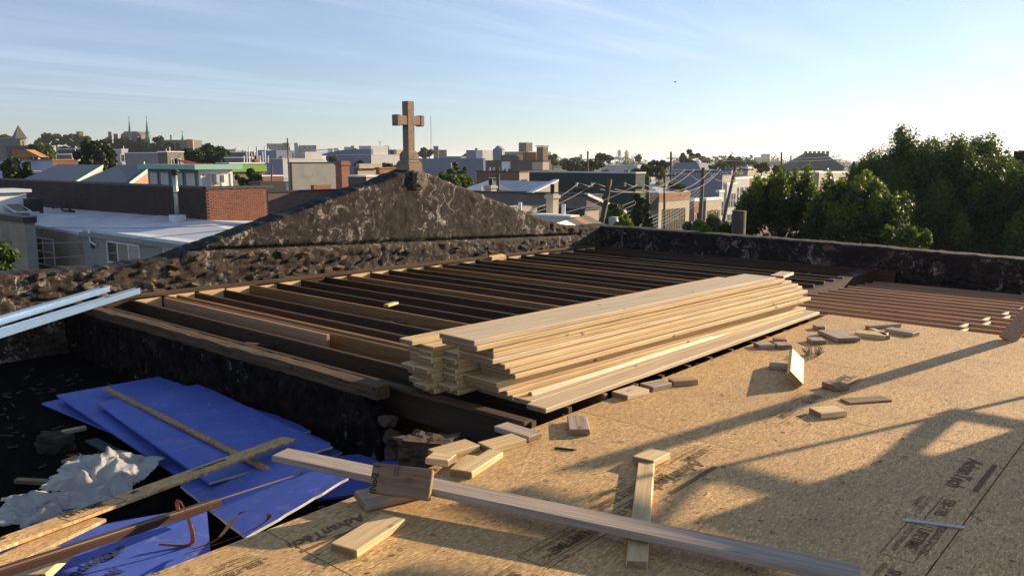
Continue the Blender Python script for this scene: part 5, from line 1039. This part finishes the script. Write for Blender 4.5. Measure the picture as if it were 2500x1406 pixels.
c_ = DP(446, 342, 480); r = empty('convent_building', c_); tag(r, 'long dark building with one small spire and a tall stack', 'building'); m = MB(); m.poly([w3(-16, 0, -14), w3(6, 0, -14), w3(6, 0, 0), w3(-16, 0, 0)], f_ * 14); m.build('wall', 'slate', r); m = MB(); m.poly([w3(2.5, -1, -10), w3(6.2, -1, -10), w3(6.2, -1, .3), w3(2.5, -1, .3)], f_ * 2); m.build('end_block', 'brick_orange', r); spire(r, 0, -.5, 5., .8); m = MB(); m.tube([w3(-6.8, 0, -2), w3(-6.8, 0, 2.9)], .45, 8); m.build('stack', 'slate', r)
for (px, py, pb, w, D, lab) in [(268, 322, 335, 1.2, 560, 'tall brick chimney stack left of the church'), (282, 327, 335, 1.4, 560, 'short round dark chimney beside the church')]:
    q = DP(px, py, D); m = MB(); m.tube([q - Vector((0, 0, 8)), q], w, 8); tag(m.build('chimney_stack', 'brick_dark'), lab, 'chimney')
# skyline blocks: (left, right, top, bottom, distance)
SK = [((651, 688), 351, 380, 800, 'far_concrete', 'large grey slab block on the skyline'), ((690, 705), 349, 380, 800, 'wall_brown', 'brown tower beside the large slab block'), ((718, 727), 349, 376, 800, 'far_concrete', 'tall end tower of the long flat block'), ((727, 772), 355, 376, 805, 'far_concrete', 'long flat grey block on the skyline'), ((840, 863), 359, 378, 900, 'far_concrete', 'stepped dark block beyond the arch'), ((856, 864), 356, 372, 890, 'slate', 'narrow dark tower beyond the arch'), ((800, 812), 363, 376, 950, 'far_concrete', 'tiny pale block above the arch, first'), ((815, 826), 362, 376, 960, 'far_concrete', 'tiny pale block above the arch, second'), ((1058, 1070), 357, 385, 600, 'slate', 'dark tower left of the long blue building'), ((1070, 1090), 366, 386, 610, 'slate', 'dark block joined to the tower by the radio mast'), ((1862, 1880), 376, 398, 1100, 'far_concrete', 'tall part of the far hospital block'), ((1845, 1866), 384, 398, 1110, 'far_concrete', 'low part of the far hospital block'), ((1415, 1422), 377, 392, 1300, 'far_concrete', 'thin far tower block above the trees'), ((1746, 1752), 383, 396, 700, 'wall_brown', 'small tower behind the spreading tree'), ((2458, 2500), 382, 402, 260, 'wall_bluegrey', 'pale blue house roof between the big trees')]
for (xl, xr), pt, pb, D, mt, lab in SK:
    q = DP((xl + xr) / 2, pt, D); w = (xr - xl) / FPX * D; zb = -8 - q.z; r = empty('skyline_block', q); tag(r, lab, 'building'); m = MB(); m.poly([w3(-w / 2, 0, 0), w3(w / 2, 0, 0), w3(w / 2, w * .7, 0), w3(-w / 2, w * .7, 0)], (0, 0, zb)); m.build('wall', mt, r)
    hh = (pb - pt) / FPX * D; nx = max(2, int(w / 4)); nz = max(2, int(hh / 3.6))
    if w > 9:
        for i in range(nx):
            for j in range(min(nz, 5)):
                if (i * 7 + j * 3) % 5 == 0: continue
                m = MB(); x0 = -w / 2 + w * (i + .25) / nx; z0 = -hh * (j + .75) / nz; m.poly([w3(x0, -.15, z0), w3(x0 + w * .5 / nx, -.15, z0), w3(x0 + w * .5 / nx, -.15, z0 + hh * .4 / nz), w3(x0, -.15, z0 + hh * .4 / nz)], f_ * .1); m.build('window', 'pane', r)
# arch truss roof
r = empty('arched_truss', DP(800, 378, 420)); tag(r, 'white steel arched truss roof on the skyline', 'truss'); m = MB(); N_ = 26; W_ = 25.5
up_ = [w3(-W_ / 2 + W_ * i / N_, 0, 2.4 * (1 - (2 * i / N_ - 1) ** 2) + .3) for i in range(N_ + 1)]; lo_ = [w3(-W_ / 2 + W_ * i / N_, 0, 2.4 * (1 - (2 * i / N_ - 1) ** 2) - .9 * (1 - (2 * i / N_ - 1) ** 8) - .3) for i in range(N_ + 1)]
m.tube(up_, .22, 5); m.tube(lo_, .2, 5); m.build('chord', 'steel_white', r)
for i in range(N_): m = MB(); m.tube([up_[i], lo_[i + 1]] if i % 2 else [lo_[i], up_[i + 1]], .12, 4); m.build('web_member', 'steel_white', r)
# masts, stacks, towers
q = DP(1053, 380, 900); m = MB(); Hm = 95 / FPX * 900
for s in (-.9, .9): m.tube([q + v * s, q + v * s * .3 + Vector((0, 0, Hm))], .16, 4)
for k in range(30): z0, z1_ = Hm * k / 30, Hm * (k + 1) / 30; w0 = .9 * (1 - .7 * k / 30); m.tube([q + v * (w0 if k % 2 else -w0) + Vector((0, 0, z0)), q + v * (-w0 if k % 2 else w0) + Vector((0, 0, z1_))], .09, 4)
tag(m.build('radio_mast', 'transformer_grey'), 'tall thin lattice radio mast right of the cross', 'mast')
for px, pt, pb, D, wd, lab in [(1163, 362, 385, 500, .8, 'brick smokestack standing alone on the skyline'), (1174, 371, 385, 500, 1.0, 'short thick stack beside the smokestack'), (1766, 381, 398, 800, .8, 'thin far stack right of the spreading tree'), (1931, 380, 400, 500, .5, 'thin stack left of the many chimneyed roof')]:
    q = DP(px, pt, D); m = MB(); m.tube([q - Vector((0, 0, (pb - pt) / FPX * D + 8)), q], [wd * 1.2, wd], 10); tag(m.build('smokestack', 'wall_brown'), lab, 'stack')
q = DP(1512, 366, 1500); r = empty('water_tower', q); tag(r, 'far water tower with a tall round tank above the trees', 'water tower'); m = MB(); R0 = [(0, .2), (2.6, -.8), (3.2, -2), (3.2, -9), (2.2, -11), (.8, -12)]; n = 12; m.add([q * 0 + Vector((a * math.cos(k * math.tau / n), a * math.sin(k * math.tau / n), z)) for a, z in R0 for k in range(n)], [(i * n + k, i * n + (k + 1) % n, (i + 1) * n + (k + 1) % n, (i + 1) * n + k) for i in range(len(R0) - 1) for k in range(n)]); m.build('tank', 'far_concrete', r, True)
for k in range(4): m = MB(); a_ = k * math.pi / 2 + .4; m.tube([(2.4 * math.cos(a_), 2.4 * math.sin(a_), -10), (3.2 * math.cos(a_), 3.2 * math.sin(a_), -34)], .3, 5); m.build('leg', 'far_concrete', r)
q = DP(1530, 369, 1450); r = empty('clock_tower', q); tag(r, 'far stone tower with a pointed top beside the water tower', 'tower'); m = MB(); m.box(-2.6, 2.6, -2.6, 2.6, -34, -3); m.build('shaft', 'wall_brown', r); m = MB(); m.add([(-2.8, -2.8, -3), (2.8, -2.8, -3), (2.8, 2.8, -3), (-2.8, 2.8, -3), (0, 0, 3.2)], [(0, 1, 4), (1, 2, 4), (2, 3, 4), (3, 0, 4)]); m.build('cap', 'slate', r)
q = DP(1507, 385, 1480); r = empty('domed_hall', q); tag(r, 'low domed roof at the foot of the water tower', 'building'); m = MB(); m.add([Vector((11 * math.cos(t) * math.cos(k * math.tau / 12), 11 * math.cos(t) * math.sin(k * math.tau / 12), 6 * math.sin(t) - 4)) for t in (0, .4, .8, 1.2, 1.5) for k in range(12)], [(i * 12 + k, i * 12 + (k + 1) % 12, (i + 1) * 12 + (k + 1) % 12, (i + 1) * 12 + k) for i in range(4) for k in range(12)]); m.build('dome', 'slate', r, True)
# poles and wires
def pole(px, pt, pb, D, label, lean=0., arms=((.5, 1.1),), r0=.13, tr=False, mat='pole_wood'):
    t = DP(px, pt, D); bz = DP(px + lean, pb, D); r = empty('utility_pole', (bz.x, bz.y, GROUND)); tag(r, label, 'utility pole'); o = Vector((bz.x, bz.y, GROUND)); d = (t - bz).normalized(); m = MB(); b0 = bz - d * ((bz.z - GROUND) / max(d.z, .2)); m.tube([b0 - o, t - o], [r0 * 1.25, r0 * .8], 8); m.build('post', mat, r, True)
    for dz, w in arms: p = t - d * dz - o; m = MB(); m.bar(p - v * w, p + v * w, .1, .1); m.build('crossarm', mat, r); m = MB(); [m.tube([p + v * (w * s), p + v * (w * s) + Vector((0, 0, .22))], .045, 6) for s in (-.95, -.5, .5, .95)]; m.build('insulators', 'transformer_grey', r)
    if tr: p = t - d * 1.55 - o + v * .42; m = MB(); m.tube([p, p - Vector((0, 0, .85))], .2, 12); tf = m.build('transformer', 'transformer_grey', r, True)
    return t
tA = pole(1489, 438, 560, 33, 'leaning utility pole with a grey transformer can', lean=-22, arms=((.35, 1.35),), tr=True)
tB = pole(1582, 430, 485, 45, 'dark utility pole in front of the corner house roof', arms=())
tC = pole(1622, 424, 480, 60, 'slim pole rising at the corner house roof', arms=((.15, .8),), r0=.1)
tD = pole(1717, 410, 560, 58, 'tall utility pole beside the blue side wall', lean=-9, arms=((.3, 1.3),), r0=.17)
tE = pole(1796, 406, 540, 70, 'leaning dark utility pole in front of the white row houses', lean=-30, arms=((.3, 1.6),), r0=.16)
tF = pole(1638, 371, 430, 110, 'tall thin dark pole on the skyline', arms=((.9, .6),), r0=.18); tG = pole(1435, 370, 410, 120, 'thin pole among the mid distance trees', arms=((1.2, .9),), r0=.16); pole(1216, 410, 476, 42, 'wooden pole with a crossarm behind the gable slope', arms=((.2, .45),), r0=.11); pole(1101, 398, 460, 60, 'slim grey pole in front of the long blue building', arms=(), r0=.06, mat='transformer_grey'); pole(928, 346, 372, 300, 'tall floodlight pole left of the cross', arms=((.2, .9),), r0=.18, mat='transformer_grey'); pole(882, 356, 376, 300, 'thin pole with an aerial left of the floodlight', arms=(), r0=.15); pole(1596, 440, 470, 100, 'short pole behind the corner house roof', arms=(), r0=.1); pole(663, 402, 450, 60, 'thin pole before the lime cornice house', arms=(), r0=.07); pole(352, 395, 440, 60, 'white vent mast between the shed roofs', arms=(), r0=.06, mat='white_trim'); pole(1908, 372, 420, 90, 'dark pole rising out of the near tree', arms=(), r0=.12)
q = PX(1805, 515, 15.6); m = MB(); m.tube([Vector((q.x, q.y, -3)), Vector((q.x, q.y, DP(1805, 515, (q - EYE).dot(FWD)).z))], .14, 12); tag(m.build('timber_post', 'pole_wood', smooth=True), 'stout grey pole top just behind the sooty parapet', 'post')
def wire(a, b, sag, label, r=.012, mat='wire', n=18, group='overhead wires'):
    m = MB(); m.tube([a.lerp(b, i / n) - Vector((0, 0, sag * 4 * (i / n) * (1 - i / n))) for i in range(n + 1)], r, 5); tag(m.build('overhead_wire', mat, smooth=True), label, 'wire', group)
gA = 'overhead wire swooping down to the left from the transformer pole'
for k, s in enumerate((-1.25, -.6, 1.25)): wire(tA + v * s - Vector((0, 0, .15)), DP(1040 - 40 * k, 505 + 12 * k, 24), .75, gA, .008)
for k, s in enumerate((-1.25, -.6, .6, 1.25)): wire(tA + v * s - Vector((0, 0, .15)), tD + v * s - Vector((0, 0, .1)), .9, 'overhead wire slung between the transformer pole and the tall street pole', .009)
for k, s in enumerate((-1.2, .2, 1.2)): wire(tD + v * s - Vector((0, 0, .1)), tE + v * s * 1.2 - Vector((0, 0, .1)), 1.0, 'overhead wire between the tall street pole and the leaning dark pole', .010)
for k in range(5): wire(tC - Vector((0, 0, .4 + .15 * k)), DP(1425 + 5 * k, 520 + 14 * k, 30), .5, 'service wire fanning down across the dark conifer', .007)
for k in range(2): wire(DP(1380, 590 + 16 * k, 22), DP(1760, 505 + 30 * k, 60), 1.0, 'cable slung low behind the sooty parapet', .011)
for k in range(5): wire(tD - Vector((0, 0, 1.2 + .25 * k)), DP(1480, 560 + 8 * k, 36), .5, 'service wire dropping left from the tall street pole', .007)
for k, (a, b) in enumerate([((-30, 548), (640, 545)), ((-30, 594), (560, 560)), ((-30, 634), (520, 587))]): wire(DP(*a, 24), DP(*b, 21), .12, 'thin wire crossing in front of the stucco houses', .009, 'wire')
for k in range(2): wire(DP(1640, 381 + 4 * k, 110), DP(2140, 372 + 8 * k, 150), .8, 'faint wire along the skyline towards the big trees', .03, 'wire_dark')
for k in range(2): wire(DP(640, 430 + 10 * k, 80), DP(705, 436 + 10 * k, 72), .1, 'thin wire on the blue blank wall', .02, 'wire_dark')
# bird
q = DP(1648, 201, 60); m = MB(); m.tube([v * -.10, v * -.02, v * .06, v * .12], [.006, .035, .03, .008], 8); o = m.build('bird', 'slate', smooth=True); o.location = q; tag(o, 'small dark bird flying high in the sky', 'bird'); m = MB()
for s in (-1, 1): m.add([(v * -.03), (v * .04), v * .03 + f_ * .14 * s + Vector((0, 0, .05)), v * -.06 + f_ * .26 * s + Vector((0, 0, .02)), v * -.05 + f_ * .12 * s + Vector((0, 0, .045))], [(0, 1, 2, 4), (4, 2, 3)])
m.build('wings', 'slate', o)
# ================================================================== trees
def leaf_cloud(blobs, n, size, seed, flat=.0, spread=.28, up=0., tuft=0):
    """quads scattered through overlapping clumps; blobs = (centre, radius, vertical squash)"""
    rg = np.random.default_rng(seed); w = np.array([b[1] ** 2 for b in blobs]); k = rg.choice(len(blobs), n, p=w / w.sum())
    C0 = np.array([tuple(b[0]) for b in blobs])[k]; Rr = np.array([b[1] for b in blobs])[k]; Sq = np.array([b[2] for b in blobs])[k]
    d = rg.normal(size=(n, 3)); d /= np.linalg.norm(d, axis=1)[:, None]; rad = Rr * (1 - spread * np.abs(rg.normal(size=n))); pos = C0 + d * rad[:, None] * np.stack([np.ones(n), np.ones(n), Sq], 1)
    pos += rg.normal(size=(n, 3)) * (Rr * .10)[:, None]
    if tuft:   # upward shoots breaking the outline
        m = rg.random(n) < tuft; pos[m, 2] += np.abs(rg.normal(size=m.sum())) * Rr[m] * .45
    nrm = d * .7 + rg.normal(size=(n, 3)) * .8 + np.array([0, 0, .3 + up]); nrm /= np.linalg.norm(nrm, axis=1)[:, None]
    t = np.cross(nrm, rg.normal(size=(n, 3))); t /= np.linalg.norm(t, axis=1)[:, None]; b = np.cross(nrm, t); s = size * rg.uniform(.6, 1.35, n)[:, None]; 
    V = np.stack([pos - t * s, pos - b * s * .55 + t * s * .1, pos + t * s, pos + b * s * .55 + t * s * .1], 1).reshape(-1, 3)
    return V
def quads_obj(name, V, mat, parent):
    n = len(V) // 4; me = bpy.data.meshes.new(name); me.vertices.add(len(V)); me.vertices.foreach_set('co', V.astype(np.float32).ravel()); me.loops.add(4 * n); me.loops.foreach_set('vertex_index', np.arange(4 * n, dtype=np.int32)); me.polygons.add(n); me.polygons.foreach_set('loop_start', np.arange(0, 4 * n, 4, dtype=np.int32)); me.polygons.foreach_set('loop_total', np.full(n, 4, dtype=np.int32)); me.update(calc_edges=True); me.materials.append(MATS[mat]); return lnk(bpy.data.objects.new(name, me), parent)
def tree(name, label, px, pt, D, wpx, hpx, n, size, mat='leaf_mid', seed=1, clumps=22, squash=.85, group=None, tuft=0., zb=GROUND, lean=0., mat2=None, conic=0., cat='tree', spread=.28, trunk=True):
    """crown centred on column px, its top at row pt, wpx wide and hpx high in the picture at distance D"""
    top = DP(px, pt, D); W = wpx / FPX * D / 2; Hh = hpx / FPX * D; rg = random.Random(seed); ctr = Vector((top.x, top.y, top.z - Hh / 2)); r = empty(name, (top.x, top.y, zb)); tag(r, label, cat, group); o = Vector((top.x, top.y, zb)); blobs = []
    for i in range(clumps):
        for _ in range(50):
            p = Vector((rg.uniform(-1, 1), rg.uniform(-1, 1), rg.uniform(-1, 1)))
            if p.length < 1: break
        k = 1 - conic * (p.z + 1) / 2; rr = rg.uniform(.16, .36) * (1 - .4 * conic * (p.z + 1) / 2); sc = 1 - rr * .75
        blobs.append((ctr - o + Vector((p.x * W * k * sc, p.y * W * k * sc, p.z * Hh / 2 * sc)), rr * min(W, Hh / 2) * 1.05 if W < Hh else rr * (W + Hh / 2) / 2, squash))
    V = leaf_cloud(blobs, n, size, seed, tuft=tuft, spread=spread)
    if mat2:
        cut = int(len(V) // 4 * .7) * 4; cr_ = quads_obj('crown', V[:cut], mat, r); quads_obj('sun_tinted_sprays', V[cut:], mat2, cr_)  # a lighter share of the leaves paints sunlight into the crown
    else: quads_obj('crown', V, mat, r)
    if trunk:
        m = MB(); tr = max(.12, W * .07); m.tube([(0, 0, 0), (.05, .04, (ctr.z - o.z) * .5), tuple(ctr - o - Vector((0, 0, Hh * .15)))], [tr * 1.3, tr, tr * .6], 8)
        for b in blobs[::3]: m.tube([ctr - o - Vector((0, 0, Hh * .3)), (ctr - o - Vector((0, 0, Hh * .2))).lerp(b[0], .5), b[0]], [tr * .45, tr * .3, tr * .1], 5)
        m.build('trunk', 'bark', r, True)
    return r
# big trees beyond the parapet
def plume_tree(label, px, pt, D, wpx, hpx, n, size, mat, mat2, seed, nplume, frac=.45, name='large_tree'):
    """tree whose crown is a bundle of upright leafy plumes of uneven height"""
    top = DP(px, pt, D); W = wpx / FPX * D / 2; Hh = hpx / FPX * D; rg = random.Random(seed); r = empty(name, (top.x, top.y, GROUND)); tag(r, label, 'tree'); o = Vector((top.x, top.y, GROUND)); zt = top.z - GROUND; blobs = []; tips = []; br = []
    for i in range(nplume):
        a = rg.uniform(0, 6.283); d = math.sqrt(rg.random()); x, y = W * d * math.cos(a), W * d * math.sin(a); h = zt - Hh * (.34 * d ** 3 + rg.uniform(0, .15)) if i else zt; L = Hh * rg.uniform(.25, .5); k = 7
        for q_ in range(k):
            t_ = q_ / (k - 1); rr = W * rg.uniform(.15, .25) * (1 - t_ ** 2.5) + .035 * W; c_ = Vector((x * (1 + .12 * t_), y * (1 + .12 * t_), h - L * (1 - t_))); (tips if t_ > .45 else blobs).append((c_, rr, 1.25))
        br.append(Vector((x, y, h - L * .1)))
    for i in range(26): a = rg.uniform(0, 6.283); d = math.sqrt(rg.random()) * .85; blobs.append((Vector((W * d * math.cos(a), W * d * math.sin(a), zt - Hh * rg.uniform(.35, 1.0))), W * rg.uniform(.2, .36), 1.))
    c0 = quads_obj('crown', leaf_cloud(blobs, int(n * (1 - frac)), size, seed, spread=.3), mat, r); quads_obj('sun_tinted_sprays', leaf_cloud(tips, int(n * frac), size * .85, seed + 1, spread=.45), mat2, c0)  # tips lighter, inner crown darker: sun and shade put into leaf colours
    m = MB(); m.tube([(0, 0, 0), (.1, .05, zt - Hh)], [W * .1, W * .07], 9)
    for b in br[::2]: m.tube([(0.1, .05, zt - Hh), Vector((.1, .05, zt - Hh)).lerp(b, .5) + Vector((0, 0, -.2)), b], [W * .04, W * .02, .012], 5)
    m.build('trunk', 'bark', r, True); return r
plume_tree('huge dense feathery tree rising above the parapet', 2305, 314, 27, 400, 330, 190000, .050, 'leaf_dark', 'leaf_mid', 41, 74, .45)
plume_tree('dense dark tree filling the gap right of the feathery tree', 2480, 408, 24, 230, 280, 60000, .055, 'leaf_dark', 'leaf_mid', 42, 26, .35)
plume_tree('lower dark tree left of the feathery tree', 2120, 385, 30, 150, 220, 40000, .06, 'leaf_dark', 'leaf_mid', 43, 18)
tree('dark_conifer', 'dark conifer at the edge behind the dense tree', 2512, 340, 34, 120, 190, 14000, .10, 'leaf_dark', 44, 30, .8, conic=.6)
tree('tree_spike', 'crooked dark tree top sticking up above the feathery tree', 2196, 300, 40, 26, 90, 1100, .06, 'leaf_dark', 45, 9, 1.5, trunk=True, conic=.3)
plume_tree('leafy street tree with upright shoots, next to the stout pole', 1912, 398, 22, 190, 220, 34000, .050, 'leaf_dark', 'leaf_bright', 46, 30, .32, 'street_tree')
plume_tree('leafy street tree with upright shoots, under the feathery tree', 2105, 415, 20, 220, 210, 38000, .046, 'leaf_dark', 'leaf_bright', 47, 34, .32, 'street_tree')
tree('street_tree', 'low leafy branches spreading over the parapet edge', 2210, 545, 18, 160, 100, 9000, .045, 'leaf_mid', 48, 22, 1., tuft=.2, mat2='leaf_bright', cat='shrub')
tree('shrub', 'reddish brown shrubbery behind the parapet', 1720, 525, 30, 150, 80, 12000, .08, 'leaf_olive', 49, 18, .8, tuft=.1, cat='shrub'); tree('shrub', 'bright young leaves just behind the parapet', 1718, 540, 22, 60, 60, 2500, .06, 'leaf_bright', 50, 9, 1.1, tuft=.2, cat='shrub'); tree('shrub', 'leafy shrub beside the stout pole top', 1775, 525, 24, 60, 80, 4000, .07, 'leaf_mid', 51, 10, 1.1, tuft=.2, cat='shrub')
tree('conifer_tree', 'dark narrow conifer before the corner house', 1560, 455, 40, 46, 115, 12000, .09, 'leaf_dark', 52, 20, 1.1, conic=.7); tree('conifer_tree', 'second dark conifer leaning beside the narrow one', 1578, 480, 42, 40, 95, 9000, .09, 'leaf_dark', 53, 18, 1.1, conic=.6)
tree('garden_tree', 'garden tree at the foot of the transformer pole', 1500, 498, 34, 80, 75, 9000, .08, 'leaf_mid', 54, 18, .9, mat2='leaf_bright'); tree('garden_tree', 'yellow green shrub beside the cream lean-to', 1525, 520, 32, 60, 50, 5000, .07, 'leaf_bright', 55, 14, .9, cat='shrub')
tree('broad_tree', 'broad light green tree between the green shed and corner house', 1520, 418, 66, 170, 50, 14000, .14, 'leaf_mid', 56, 26, .8, mat2='leaf_bright'); tree('broad_tree', 'flat topped dark tree above the light green one', 1585, 402, 85, 110, 36, 8000, .18, 'leaf_olive', 57, 18, .7)
tree('broad_tree', 'leafy tree in front of the blue side wall', 1650, 440, 75, 70, 45, 5000, .14, 'leaf_mid', 58, 14, .9)
tree('broad_tree', 'bright tree behind the gable slope right of the cross', 1098, 420, 48, 120, 60, 12000, .10, 'leaf_mid', 59, 22, .9, mat2='leaf_bright'); tree('young_tree', 'thin young tree before the long blue wall', 1108, 393, 60, 70, 40, 1500, .12, 'leaf_mid', 60, 9, .6)
tree('broad_tree', 'small round tree before the stepped wall building', 876, 392, 100, 34, 24, 2500, .18, 'leaf_dark', 61, 10, .9); tree('shrub', 'low bushes along the white wall left of the cross', 950, 400, 80, 70, 18, 2500, .16, 'leaf_mid', 62, 12, .8, cat='shrub')
tree('broad_tree', 'spiky dark tree beside the penthouse', 608, 408, 55, 74, 60, 6000, .11, 'leaf_dark', 63, 18, .9, mat2='leaf_mid')
# left side trees
tree('round_tree', 'round tree in front of the lavender wall', 30, 380, 62, 84, 62, 10000, .13, 'leaf_dark', 64, 22, .9, mat2='leaf_mid'); tree('round_tree', 'bright round tree left of the tall pointed tree', 98, 343, 140, 84, 55, 9000, .26, 'leaf_mid', 65, 22, .9, mat2='leaf_bright'); tree('tall_tree', 'tall pointed tree behind the blue shed roofs', 232, 338, 72, 130, 85, 14000, .16, 'leaf_dark', 66, 30, .95, mat2='leaf_mid', conic=.35); tree('broad_tree', 'broad spreading tree behind the penthouse', 502, 348, 120, 130, 62, 12000, .24, 'leaf_dark', 67, 26, .8, mat2='leaf_mid')
tree('street_tree', 'leafy branches of a tree at the near corner of the stucco house', -20, 585, 16, 100, 95, 5000, .05, 'leaf_mid', 68, 14, 1., tuft=.2)
GH = 'trees of the wooded hill'
for k, (px, pt, w, hh) in enumerate([(95, 322, 60, 34), (135, 320, 70, 36), (175, 326, 60, 34), (205, 332, 50, 34)]): tree('hill_tree', ('olive tree nearest the castle like house on the hill', 'tallest olive tree of the wooded hill', 'olive tree just below the brown tank tower', 'olive tree between the tank tower and the church')[k], px, pt, 380, w, hh, 3500, .7, 'leaf_olive', 70 + k, 14, .8, GH)
for k, (px, pt, w, hh) in enumerate([(265, 338, 60, 50), (300, 330, 70, 60), (345, 328, 70, 60), (385, 332, 70, 60), (415, 344, 60, 45)]): tree('church_tree', ('dark tree at the foot of the brick chimneys by the church', 'dark tree below the church roof', 'dark tree between the twin spires', 'dark tree right of the twin spires', 'dark tree before the long dark building with the small spire')[k], px, pt, 320, w, hh, 4500, .6, 'leaf_dark', 80 + k, 16, .85, 'dark trees below the church')
tree('hill_tree', 'dark tree clump at the edge beside the castle like house', 12, 328, 400, 50, 24, 2000, .8, 'leaf_olive', 86, 10, .8)
GS = 'trees along the skyline'
SKL = ['dark trees in front of the large slab block', 'dark low trees left of the arched truss', 'green tree behind the broad spreading tree', 'dark low trees right of the arched truss', 'dark trees beside the floodlight pole', 'dark trees at the foot of the radio mast', 'dark tree under the arched truss', 'green tree beside the brick works tower', 'green trees above the dark green building', 'wide dark trees behind the green building roof', '']
for k, (px, pt, D, w, hh, mt) in enumerate([(640, 372, 300, 70, 22, 'leaf_dark'), (700, 374, 320, 60, 20, 'leaf_dark'), (580, 366, 260, 50, 24, 'leaf_mid'), (900, 368, 350, 60, 18, 'leaf_dark'), (940, 366, 340, 50, 20, 'leaf_dark'), (1035, 362, 300, 60, 26, 'leaf_dark'), (820, 378, 300, 60, 20, 'leaf_dark'), (1350, 372, 220, 40, 34, 'leaf_mid'), (1390, 382, 240, 70, 26, 'leaf_mid'), (1410, 392, 180, 110, 30, 'leaf_dark'), (1690, 384, 240, 0, 0, '')]):
    if w: tree('skyline_tree', SKL[k], px, pt, D, w, hh, 2600, D * .0019, mt, 90 + k, 12, .8, GS)
tree('round_tree', 'big round tree standing above the skyline left of the water tower', 1472, 366, 210, 54, 36, 5000, .34, 'leaf_dark', 110, 18, .9); tree('spreading_tree', 'dark spreading tree on the skyline right of the tall pole', 1688, 366, 200, 64, 44, 5000, .34, 'leaf_dark', 111, 18, .8); tree('spreading_tree', 'paler tree behind the dark spreading one', 1726, 378, 260, 44, 26, 3000, .42, 'leaf_mid', 112, 12, .8); tree('round_tree', 'round hazy tree right of the clock tower', 1560, 378, 330, 26, 20, 2000, .5, 'leaf_far', 113, 10, .9); tree('skyline_tree', 'dark tree band behind the dormer terrace', 1785, 384, 200, 70, 22, 3500, .34, 'leaf_dark', 114, 14, .8); tree('skyline_tree', 'wide low trees left of the far hospital', 1820, 392, 260, 60, 14, 2500, .4, 'leaf_far', 115, 12, .7)
for k, (px, pt, D, w, hh, lab) in enumerate([(668, 378, 170, 46, 20, 'dark tree behind the blue blank wall'), (745, 382, 140, 40, 18, 'tree between the white stepped end and the dormer house'), (815, 384, 150, 46, 18, 'tree behind the white painted house'), (1000, 374, 200, 40, 20, 'tree just behind the cross plinth'), (1150, 378, 230, 60, 16, 'trees beyond the long blue building'), (1450, 392, 130, 60, 22, 'leafy tree behind the green shed roof'), (1610, 392, 150, 60, 20, 'tree between the terrace and the corner house'), (1755, 398, 150, 50, 22, 'tree above the dormer terrace roof'), (1860, 398, 140, 60, 22, 'tree behind the cream block'), (165, 352, 200, 50, 26, 'tree between the brick terrace and the hill'), (450, 362, 150, 50, 24, 'tree beside the tan house with the orange band'), (1900, 400, 110, 46, 24, 'leafy tree in front of the many chimneyed roof')]):
    tree('town_tree', lab, px, pt, D, w, hh, 3000, D * .0017, ('leaf_dark', 'leaf_mid', 'leaf_olive')[k % 3], 130 + k, 13, .85, 'trees among the town houses')
# far woods: one mass
rg = np.random.default_rng(5); blobs = []
for k in range(420):
    px = rg.uniform(-150, 2650); D = rg.uniform(380, 1900); q = DP(px, 392, D); hgt = 5 + 6 * rg.random(); blobs.append((Vector((q.x, q.y, GROUND + hgt * .75)), hgt * rg.uniform(.7, 1.2), .75))
wd = empty('far_woods', (0, 0, GROUND)); V = leaf_cloud([(b[0] - Vector((0, 0, GROUND)), b[1], b[2]) for b in blobs], 75000, .95, 6); bpy.data.objects.remove(wd); o = quads_obj('far_woods', V, 'leaf_far', None); o.location = (0, 0, GROUND); tag(o, 'distant woods closing the skyline all round', kind='stuff')
# ================================================================== hazy air over the town
hz = MB(); hz.box(-7200, 9200, -7200, 9200, GROUND - 1, 60); hz = hz.build('haze', None); tag(hz, 'thin pale evening haze over the whole town', kind='stuff')
hm = bpy.data.materials.new('haze'); hm.use_nodes = True; nt = hm.node_tree; nt.nodes.clear(); pv = nt.nodes.new('ShaderNodeVolumePrincipled'); mo = nt.nodes.new('ShaderNodeOutputMaterial')
pv.inputs['Density'].default_value = .00015; pv.inputs['Color'].default_value = (.86, .92, 1, 1); pv.inputs['Anisotropy'].default_value = .35
nt.links.new(pv.outputs[0], mo.inputs['Volume']); hz.data.materials.append(hm)
